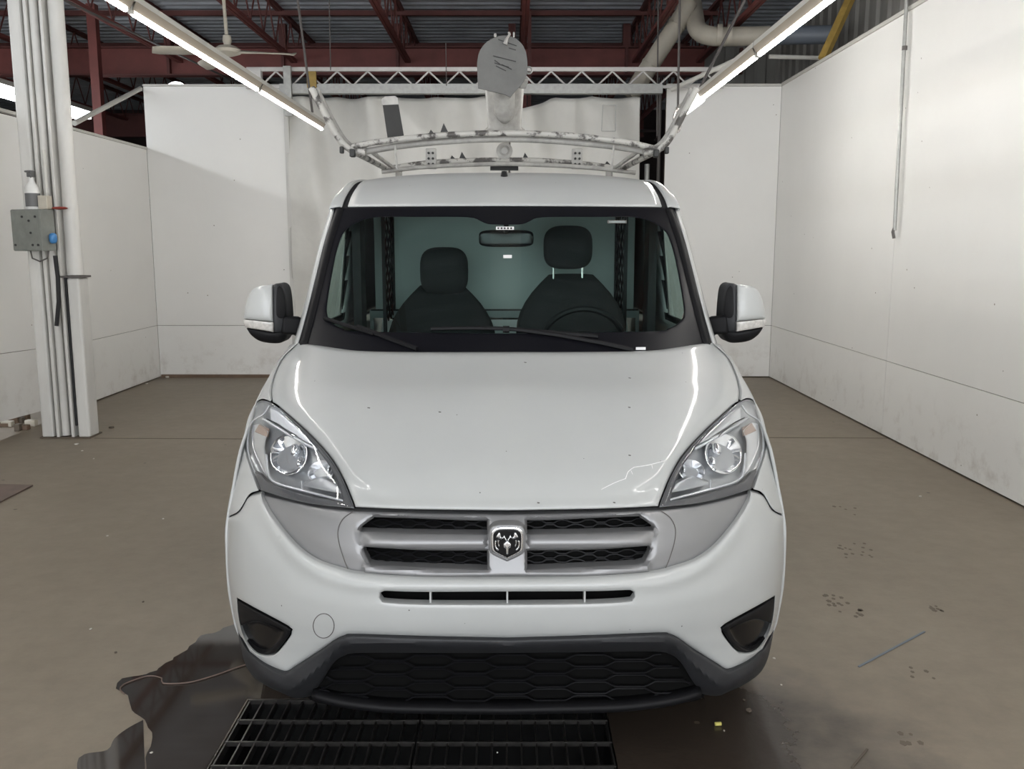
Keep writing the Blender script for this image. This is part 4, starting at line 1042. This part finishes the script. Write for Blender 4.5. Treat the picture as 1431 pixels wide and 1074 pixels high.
# black drip channel + white side rail + cant
def side(s):
    def bld(mb, name, m, parent=van, **kw):
        if s < 0: mb.flipx()
        return mb.build(name, M[m], parent, smooth=True, **kw)
    rows = [[], [], [], []]
    for y in ysr:
        w_, yy, z = roof_pt(y, 1)
        rows[0].append((w_ - .002, yy, z - .002)); rows[1].append((w_ + .002, yy, z - .012)); rows[2].append((w_ + .026, yy, z - .014)); rows[3].append((w_ + .028, yy, z - .004))
    bld(MB().grid(rows), 'roof_channel', 'rubber', thick=.004)
    rows = [[] for _ in range(7)]
    for y in ysr:
        w_, yy, z = roof_pt(y, 1); w_ += .028; z -= .004; yy += .005
        for k, (a, b) in enumerate(((0, 0), (.010, .006), (.03, .002), (.052, -.018), (.066, -.05), (.076, -.10), (.082, -.15))):
            kk = min(1, max(.05, (y - 1.53) / .30)) if k > 2 else 1
            rows[k].append((w_ + (a if k < 4 else .052 + (a - .052) * kk), yy + (0.0 if k < 4 else .0), z + b * kk))
    bld(MB().grid(rows), 'roof_side_rail', 'paint', thick=.006)
    # side glasshouse and lower body, with front edge following the pillar
    def xs_(z): return interp([(.2, .86), (.3, .905), (.45, .918), (.6, .92), (.75, .905), (.9, .893), (1.0, .885), (1.07, .868), (1.12, .832), (1.16, .812), (1.4, .79), (1.7, .755), (1.76, .735)], z)
    def ya(z): return interp([(1.1, 1.15), (1.16, 1.17), (1.4, 1.40), (1.7, 1.74), (1.78, 1.80)], z)
    rows = []
    zs = [1.12 + k * .04 for k in range(17)]
    for z in zs:
        y0 = ya(z); rows.append([(xs_(z) + .0, y0 + (4.55 - y0) * i / 30, z) for i in range(31)])
    mb = MB().grid(rows); kp = []
    for f in mb.f:
        cyy = sum(mb.v[k][1] for k in f) / 4; czz = sum(mb.v[k][2] for k in f) / 4
        if not (1.25 + max(0, (czz - 1.2)) * 1.05 < cyy < 2.15 and 1.17 < czz < 1.66): kp.append(f)
    mb.f = kp
    bld(mb, 'upper_side', 'paint', thick=.01)
    # front door window, on the pane line
    def wpoly(pts, name, m, t):
        P_ = [Vector((xs_(z) + t, y, z)) for y, z in pts]; mb = MB().prism(P_, (-.012, 0, 0)); bld(mb, name, m)
    fr_ = [(1.22, 1.15), (2.2, 1.15), (2.2, 1.68), (1.72, 1.68)]; fi_ = [(1.33, 1.19), (2.10, 1.19), (2.10, 1.64), (1.76, 1.64)]
    n4 = [Vector((xs_(z) + .006, y, z)) for y, z in fr_ + fi_]
    bld(MB().add(n4, [(i, (i + 1) % 4, (i + 1) % 4 + 4, i + 4) for i in range(4)]), 'door_window_frame', 'black', thick=.012)
    bld(MB().add([Vector((xs_(z) + .002, y, z)) for y, z in fi_], [(0, 1, 2, 3)]), 'door_window', 'side')
    # lower side with wheel arches
    y_sil = [(.15, .45), (.30, .47), (.45, .46), (.60, .47), (.75, .52), (.85, .58), (.93, .69), (1.0, .80), (1.08, .98), (1.14, 1.12)]
    zs = [.20 + k * .0235 for k in range(41)]; V = []; idx = {}; fs = []; nY = 120
    for j, z in enumerate(zs):
        y0 = interp(y_sil, z) - .02
        for i in range(nY + 1):
            y = y0 + (4.55 - y0) * i / nY; x = xs_(z) - (.02 * max(0, (y - 4.0)) ** 2)
            x -= .012 * max(0., 1 - (y - y0) / .15) ** 2
            V.append((x, y, z))
    V0 = list(V)
    for ax in (.93, 4.03):
        for k, (x, y, z) in enumerate(V):
            d = math.hypot(y - ax, z - .33)
            if 1e-4 < d < .375: V[k] = (x, ax + (y - ax) * .375 / d, .33 + (z - .33) * .375 / d)
    for j in range(len(zs) - 1):
        for i in range(nY):
            a = j * (nY + 1) + i; q_ = (a, a + 1, a + nY + 2, a + nY + 1)
            cy_ = sum(V0[k][1] for k in q_) / 4; cz_ = sum(V0[k][2] for k in q_) / 4
            if any(math.hypot(cy_ - ax, cz_ - .33) < .375 for ax in (.93, 4.03)): continue
            fs.append(q_)
    bld(MB().add(V, fs), 'lower_side', 'paint', thick=.01)
    for ax in (.93, 4.03):
        arc = [(ax + .372 * math.cos(t), .33 + .372 * math.sin(t)) for t in [math.pi * k / 20 for k in range(21)]]
        bld(MB().grid([[(xs_(z) + .004, y, z) for y, z in arc], [(xs_(z) - .25, y, z) for y, z in arc]]), 'wheel_arch', 'dark', thick=.004)
    # door seams and handle
    for yy in (1.22, 2.2, 3.2):
        bld(MB().tube([(xs_(z) + .0005, yy, z) for z in [.3 + k * .08 for k in range(10)]], .003, 5), 'door_seam', 'wire')
    bld(MB().box(.895, .925, 2.0, 2.15, .93, .96), 'door_handle', 'paint', bevel=.006)
    for ax in (.93, 4.03):
        Mx = Matrix.Translation((.80, ax, .325)) @ Matrix.Rotation(R(90), 4, 'Y')
        w_ = empty('wheel', (0, 0, 0), van)
        bld(MB().lathe([(.20, -.09), (.30, -.1), (.32, -.085), (.325, -.05), (.325, .05), (.32, .085), (.30, .1), (.20, .09), (.20, -.09)], 36, Mx), 'tire', 'rubber', w_)
        bld(MB().lathe([(0, .05), (.06, .055), (.10, .04), (.18, .05), (.205, .085), (.205, -.08), (0, -.08)], 36, Mx), 'rim', 'lampdark', w_)
both(side)
# cowl, rear, underbody
part(MB().box(-.80, .80, 4.55, 4.58, .3, 1.84), 'rear_panel', 'paint')
part(MB().box(-.80, .80, .5, 4.5, .26, .34), 'underbody', 'dark')
# antenna stub on the roof front
q = PY(0, 249, 1.86, 0); zr = roofz(0, 1.86)
q = PY(-1, 248, 1.83, 0)
part(MB().lathe([(0, .03), (.012, .028), (.018, .0), (.02, -.012), (0, -.012)], 14, Matrix.Translation(q)), 'antenna_base', 'black')

# --- cabin
Yk = 2.55
def cpt(px, py, Y): return PY(px - 707, py, Y, 0)
part(MB().box(-.70, .70, 2.52, 2.55, 1.185, 1.76), 'bulkhead', 'bulk', smooth=False)
part(MB().box(-.74, .74, 2.52, 2.55, .45, 1.04), 'bulkhead_lower', 'dash', smooth=False)
a, b = cpt(548, 401, 2.5), cpt(870, 411, 2.5)
part(MB().box(-.72, .72, 2.47, 2.515, 1.145, 1.185), 'bulkhead_rail', 'cabin', smooth=False)
part(MB().box(-.72, .72, 2.468, 2.47, 1.183, 1.192), 'rail_shadow_strip', 'black', smooth=False)
for x in (-.72, -.36, 0.0, .36, .72): part(MB().box(x - .01, x + .01, 2.5, 2.54, 1.0, 1.185), 'rail_bracket', 'cabin', smooth=False)
part(MB().add([(-.66, 2.40, 1.04), (.66, 2.40, 1.04), (.66, 2.47, 1.135), (-.66, 2.47, 1.135)], [(0, 1, 2, 3)]), 'light_catch_panel', 'tag', smooth=False)  # added white panel, tilted up to catch light as a bright strip
part(MB().box(-.60, .60, 2.0, 2.56, 1.785, 1.795), 'headliner', 'cabin', smooth=False)
cargo = MB().box(-.5, .5, 4.50, 4.53, .8, 1.5); part(cargo, 'rear_door_lining', 'bulk', smooth=False)
def seat(cx, hx0, hx1, hy0, hy1, sx0, sx1, sy, posts, Y):
    r = empty('seat', (0, 0, 0), van)
    a, b = cpt(hx0, hy0, Y), cpt(hx1, hy1, Y); cxx = (a.x + b.x) / 2; cz = (a.z + b.z) / 2
    MB().ellipsoid((cxx, Y, cz), ((b.x - a.x) / 2, .055, (a.z - b.z) / 2), 28, 16, .62).build('headrest', M['seat'], r, smooth=True)
    a, b = cpt(sx0, sy, Y), cpt(sx1, 470, Y); top = a.z; cx2 = (a.x + b.x) / 2; hw = (b.x - a.x) / 2
    rows = []
    for i in range(15):
        t = i / 14; row = []
        z = top - .62 * t; w_ = hw * (.40 + .60 * math.sin(math.pi / 2 * min(1, t / .42)))
        for k in range(25):
            u = -1 + k / 12; row.append((cx2 + w_ * u, Y - .07 * (1 - abs(u) ** 3) * min(1, t * 6) + .03 - t * .12, z - .0 * u))
        rows.append(row)
    MB().grid(rows).build('backrest', M['seat'], r, smooth='all', thick=.05)
    MB().box(cx2 - hw * .9, cx2 + hw * .9, Y - .6, Y, .62, .78).build('cushion', M['seat'], r, bevel=.04)
    if posts:
        for px in posts:
            p0, p1 = cpt(px, hy1 - 4, Y), cpt(px, sy + 4, Y); MB().tube([p0, p1], .006, 8).build('headrest_post', M['chrome'], r, smooth=True)
seat(0, 588, 656, 345, 412, 548, 690, 402, None, 2.12)
seat(0, 761, 829, 315, 376, 727, 870, 387, (775, 815), 2.02)
# dashboard: top shelf under the glass
rows = []
for z, y0 in ((1.085, .98), (1.10, 1.12), (1.10, 1.30), (1.07, 1.45), (.95, 1.52), (.6, 1.50)):
    rows.append([(-.78 + 1.56 * i / 20, y0 + .12 * abs(-1 + i / 10) ** 2.5, z + (.025 * math.exp(-((i - 14.5) / 2.6) ** 2) if y0 > 1.2 and z > 1 else 0)) for i in range(21)])
part(MB().grid(rows), 'dashboard', 'dash', smooth='all', thick=.01)
p = cpt(815, 450, 1.62)
part(MB().tube([(p.x + .185 * math.cos(t), 1.60 - .06 * math.sin(t), p.z + .0 + .165 * math.sin(t) - .10) for t in [k * math.pi / 20 for k in range(40)]], .014, 8, closed=True), 'steering_wheel', 'black')
part(MB().ellipsoid((p.x, 1.62, p.z - .1), (.08, .03, .06), 16, 10, .8), 'steering_hub', 'black')
# rear-view mirror, sensor tags
a, b = cpt(670, 321, 1.72), cpt(747, 345, 1.72)
rv = part(MB().ellipsoid(((a.x + b.x) / 2, 1.72, (a.z + b.z) / 2), ((b.x - a.x) / 2, .018, (a.z - b.z) / 2), 28, 12, .45), 'rear_view_mirror', 'gloss')
MB().tube([((a.x + b.x) / 2, 1.70, a.z - .01), ((a.x + b.x) / 2, 1.62, a.z + .05)], .012, 8).build('mirror_stalk', M['black'], rv, smooth=True)
def sticker(px0, px1, py0, py1, name, m='tag', off=-.002):
    a, b = px0 - 707, px1 - 707
    lp = [(a, py0), (b, py0), (b, py1), (a, py1)]
    return part(panel_mb(lp, FW, step=6, w=.5, r=0, flange=.002, off=off), name, m)
sticker(694, 719, 316.5, 321, 'toll_tag'); sticker(704, 716, 356, 360.5, 'glass_sticker')
for k in range(5): sticker(696 + k * 4.5, 698.5 + k * 4.5, 317.5, 320, 'tag_mark', 'ink', -.004)
st = sticker(850, 877, 307.5, 312, 'windshield_number_frame', 'wire'); sticker(852, 875, 308.5, 311, 'number_plate_inset', 'cabin', -.003)
# perforated side screens
def screen(s):
    x = .60 * s; P_ = MB()
    pts = [(x, 2.30), (x, 2.5)]
    for j in range(14):
        z = 1.15 + j * .043
        for i in range(3):
            y = 2.16 + i * .11 + (.055 if j % 2 else 0)
            P_.bar((x, y, z), (x, y + .055, z + .043), .006, .012); P_.bar((x, y + .11, z), (x, y + .055, z + .043), .006, .012)
    P_.box(x - .008, x + .008, 2.12, 2.15, .9, 1.78); P_.box(x - .008, x + .008, 2.48, 2.52, .9, 1.78)
    P_.build('perforated_screen', M['black'], van)
    MB().box(s * .73 - .02, s * .73 + .02, 2.1, 2.25, 1.1, 1.78).build('door_post', M['dash'], van)
    MB().grid([[(s * .765, 2.2, 1.12), (s * .74, 2.2, 1.76)], [(s * .765, 2.52, 1.12), (s * .74, 2.52, 1.76)]]).build('cabin_side', M['bulk'], van, thick=.004)
both(screen)

# --- wipers
def wiper(pts, r, name, m='black'):
    pp = [PY(x - 707, y, FW(x - 707, y) - .012, 0) for x, y in pts]; return part(MB().tube(pp, r, 6), name, m)
w1 = wiper([(454, 444), (487, 455), (523, 466)], .0075, 'wiper_blade'); wiper([(500, 456), (520, 463), (550, 475), (583, 487)], .009, 'wiper_arm')
w2 = wiper([(603, 459), (660, 458), (706, 459), (770, 464), (836, 470)], .0075, 'wiper_blade'); wiper([(722, 460), (780, 468), (840, 479), (885, 489)], .009, 'wiper_arm')
wiper([(703, 460), (712, 460)], .013, 'wiper_joint'); 
p = PY(896 - 707, 487, FW(189, 487) - .02, 0); part(MB().box(p.x - .018, p.x + .018, p.y, p.y + .004, p.z - .005, p.z + .005), 'paper_tag', 'tag', smooth=False)

# --- door mirrors
def dmirror(s):
    Ym = 1.22
    def bld(mb, name, m, parent, **kw):
        if s < 0: mb.flipx()
        return mb.build(name, M[m], parent, smooth=True, **kw)
    r = empty('door_mirror', (0, 0, 0), van)
    def Fm(x, y): u = (abs(x) - 335) / 30.; v = (y - 437) / 42.; return Ym + .035 * u * u + .03 * v * v
    cap = spline([(325, 398, 1), (340, 399), (352, 404), (359, 416), (363, 432), (364.5, 445, 1), (324, 449, 1)], 3, True)
    bld(panel_mb(cap, Fm, step=4, w=6, r=.014, flange=.10), 'cap', 'paint', r)
    ind = spline([(324, 450, 1), (364.5, 446, 1), (365, 451), (362, 457, 1), (324, 463.5, 1)], 3, True)
    bld(panel_mb(ind, Fm, step=4, w=2.5, r=.006, flange=.08, off=-.004), 'indicator', 'indic', r)
    lowr = spline([(324, 464, 1), (361, 458, 1), (354, 468), (342, 476), (325, 479), (312, 478), (305, 471), (303, 462, 1)], 3, True)
    bld(panel_mb(lowr, Fm, step=4, w=6, r=.014, flange=.09), 'lower_shell', 'black', r)
    inn = spline([(324, 398, 1), (324, 465, 1), (304, 466, 1), (303, 452), (305, 420), (308, 402), (314, 396), (320, 396)], 3, True)
    bld(panel_mb(inn, Fm, step=4, w=5, r=.012, flange=.10, off=.008), 'frame', 'trim', r)
    gl_ = spline([(318, 402), (319, 440), (307, 441), (308, 415), (312, 402)], 3, True)
    bld(panel_mb(gl_, Fm, step=4, w=2, r=.002, flange=.01, off=.0), 'inner_face', 'black', r)
    a, b = PY(285, 455, 1.30, 0), PY(313, 453, 1.27, 0)
    bld(MB().bar(a, b, .05, .075), 'arm', 'black', r, bevel=.012)
    foot = [PY(x, y, 1.28, 0) for x, y in ((278, 432), (296, 468), (282, 478), (272, 450))]
    bld(MB().prism(foot, (0, .10, 0)), 'foot', 'black', r, bevel=.008)
both(dmirror)

# ================================================================ LADDER RACK on the roof
rk = empty('ladder_rack', (-.013, 0, 0), label='worn white tubular ladder rack on the van roof', cat='rack'); rk.rotation_euler = (0, 0, .0105)
def rp(px, py, Y): return PY(px - 706, py, Y, 0)
Y1, Y2 = 2.50, 3.75
def rpart(mb, name, m='rackp', **kw): return mb.build(name, M[m], rk, smooth=True, **kw)
def arc(pts, Y, r, name, m='rackp'): return rpart(MB().tube([rp(x, y, Y) for x, y in spline(pts, 8)], r, 10), name, m)
arc([(493, 205), (540, 197), (620, 189), (706, 186), (792, 189), (872, 198), (920, 208)], Y1, .016, 'front_crossbar')
arc([(505, 213), (560, 204), (630, 197), (706, 194), (782, 197), (855, 204), (912, 213)], Y1 + .05, .017, 'front_lower_bar', 'rackc')
arc([(545, 236), (590, 229), (650, 225), (706, 224), (762, 225), (825, 230), (880, 238)], Y2, .019, 'rear_crossbar')
arc([(535, 240), (600, 233), (706, 229), (812, 233), (890, 241)], Y2 - .25, .014, 'rear_lower_bar', 'rackc')
def arms(s):
    X = lambda x: 706 + s * (706 - x)
    rpart(MB().tube([rp(X(x), y, Y1) for x, y in spline([(437, 123), (450, 148), (468, 182), (480, 200), (492, 209), (512, 213)], 6)], .018, 10), 'side_arm')
    rpart(MB().tube([rp(X(x), y, Y1 + .07) for x, y in spline([(444, 124), (456, 148), (474, 182), (486, 199), (498, 207), (515, 210)], 6)], .014, 10), 'side_arm', 'rackc')
    a = rp(X(490), 209, Y1); b = rp(X(546), 238, Y2)
    rpart(MB().tube([a, b], .017, 10), 'side_rail')
    a = rp(X(503), 207, Y1); b = rp(X(556), 238, Y2 - .1)
    rpart(MB().tube([a, a.lerp(b, .3) + Vector((0, 0, .02)), b], .012, 8), 'brace_tube', 'rackc')
    rpart(MB().tube([rp(X(553), 203, Y1), rp(X(556), 236, Y1)], .006, 6), 'stay_rod', 'rackc')
    # clamp and feet
    c_ = rp(X(604), 222, Y2 - .02)
    br = rpart(MB().box(c_.x - .035, c_.x + .035, c_.y - .02, c_.y + .02, c_.z - .065, c_.z + .065), 'bracket', 'rackc', bevel=.004)
    for dx_ in (-.014, .014):
        for dz_ in (-.035, .0, .035):
            MB().lathe([(0, .012), (.008, .011), (.008, 0)], 8, Matrix.Translation((c_.x + dx_, c_.y - .02, c_.z + dz_)) @ Matrix.Rotation(R(90), 4, 'X')).build('bolt', M['ink'], br)
    t = rp(X(552), 236, Y2)
    rpart(MB().box(-s * .70 - .02, -s * .70 + .02, Y2 - .03, Y2 + .03, 1.83, t.z), 'foot', 'rackc', bevel=.004)
    f_ = rp(X(494), 212, Y1 - .02); rpart(MB().box(f_.x - .014, f_.x + .014, f_.y - .02, f_.y + .02, f_.z - .028, f_.z + .012), 'clamp', 'ink', bevel=.005)
    rpart(MB().box(f_.x + s * .045, f_.x + s * .066, f_.y - .02, f_.y + .01, f_.z - .01, f_.z + .025), 'clamp', 'ink', bevel=.005)
both(arms)
# wedge stops
for (px, py, h, w_, Y_) in ((604, 187, 6, 8, Y1), (622, 186, 14, 12, Y1), (634, 221, 4, 6, Y2), (648, 221, 9, 9, Y2), (736, 221, 8, 8, Y2), (851, 230, 5, 8, Y2), (782, 189, 4, 5, Y1)):
    P_ = [rp(px - w_ / 2, py, Y_), rp(px + w_ / 2, py, Y_), rp(px - 1, py - h, Y_)]
    rpart(MB().prism(P_, (0, .05, 0)), 'wedge_stop', 'ink')
# dark flap with white top at left
r_ = rp(551, 165, Y1 + .03)
P_ = [rp(x, y, Y1 + .02 - (193 - y) * .001) for x, y in ((536, 147), (558, 146), (566, 193), (543, 195))]
rpart(MB().prism(P_, (0, .006, 0)), 'grey_flap', 'plated')
P_ = [rp(x, y, Y1 - .03) for x, y in ((534, 139), (539, 135), (553, 134), (557, 137), (558, 146), (535, 147))]
rpart(MB().prism(P_, (0, .01, 0)), 'flap_head', 'rackc')
# centre: clevis disc
c_ = rp(706, 211, Y1 + .25)
rpart(MB().lathe([(.045, 0), (.045, .02), (.03, .026), (.018, .02), (.018, .03), (0, .03)], 24, Matrix.Translation(c_) @ Matrix.Rotation(R(90), 4, 'X')), 'pivot_disc', 'rackc')
rpart(MB().tube([c_ + Vector((0, .01, 0)), c_ + Vector((0, .35, .02))], .018, 12), 'pivot_rod', 'wire')
c_ = rp(706, 235, Y2 - .2); rpart(MB().box(c_.x - .09, c_.x + .09, c_.y, c_.y + .03, c_.z - .012, c_.z + .02), 'dark_slot', 'ink')

# boom with grey paddle plate
bm = empty('boom', (-.013, 0, 0), label='white curved boom rising from the rack behind a rounded grey plate', cat='boom'); bm.rotation_euler = (0, 0, .0105)
rows = []
for px_off, in_ in ((0, 0),):
    pass
for k in range(17):                                    # open trough, U in section
    t = -1 + k / 8; row = []
    for j in range(12):
        v = j / 11; y = 112 + 72 * v; hw = 27 - 5 * v + (8 if v > .93 else 0)
        Y_ = Y1 - .02 + .16 * v; row.append(rp(706 + hw * t, y + 6 * (1 - t * t) * v, Y_ - .09 * math.sqrt(max(0, 1 - t * t)) * (1 - .2 * v)))
    rows.append(row)
MB().grid(rows).build('boom_shell', M['rackc'], bm, smooth='all', thick=.008)
rows = []
for k in range(13):
    t = -1 + k / 6; row = []
    for j in range(10):
        v = j / 9; y = 118 + 54 * v; hw = 14 * math.sqrt(max(.02, 1 - max(0, (v - .6) / .4) ** 2))
        row.append(rp(706 + hw * t, y, Y1 - .13 + .14 * v - .02 * (1 - t * t)))
    rows.append(row)
MB().grid(rows).build('boom_web', M['rackc'], bm, smooth='all', thick=.006)
Yg = Y1 - .22
pl = spline([(668, 85), (672, 70), (682, 58), (697, 51), (712, 50), (726, 57), (735, 70), (738, 88), (737, 104), (731, 116), (722, 126), (714, 136, 1), (706, 132), (690, 128), (669, 123, 1), (668, 105)], 4, True)
MB().prism([rp(x, y, Yg) for x, y in pl], (0, .012, 0)).build('grey_plate', M['plate'], bm)
for (x0_, y0_, x1_, y1_) in ((690, 78, 722, 86), (692, 84, 700, 90), (692, 88, 712, 94), (702, 90, 716, 97), (694, 92, 708, 99), (697, 55, 723, 64), (712, 67, 722, 70)):
    MB().bar(rp(x0_, y0_, Yg - .002), rp(x1_, y1_, Yg - .002), .002, .004).build('scuff_mark', M['plated'], bm)
MB().tube([rp(x, y, Yg - .02) for x, y in spline([(707, 62), (709, 55), (713, 48), (712, 45)], 3)], [.011, .010, .009, .006] + [.006] * (len(spline([(707, 62), (709, 55), (713, 48), (712, 45)], 3)) - 4), 8).build('hook', M['rackc'], bm, smooth=True)
MB().tube([rp(719, 52, Yg - .0), rp(719, 45, Yg)], .005, 6).build('pin', M['galv'], bm, smooth=True)
MB().tube([rp(693, 52, Yg), rp(693, 47, Yg)], .007, 6).build('pin', M['rackc'], bm, smooth=True)
c_ = rp(740, 98, Yg + .05); MB().tube([c_ + Vector((.016 * math.cos(t), 0, .016 * math.sin(t))) for t in [k * math.pi / 6 for k in range(12)]], .005, 6, closed=True).build('eye_ring', M['galv'], bm, smooth=True)
MB().bar(rp(735, 110, Yg + .02), rp(731, 122, Yg + .06), .03, .02).build('side_lug', M['rackc'], bm)
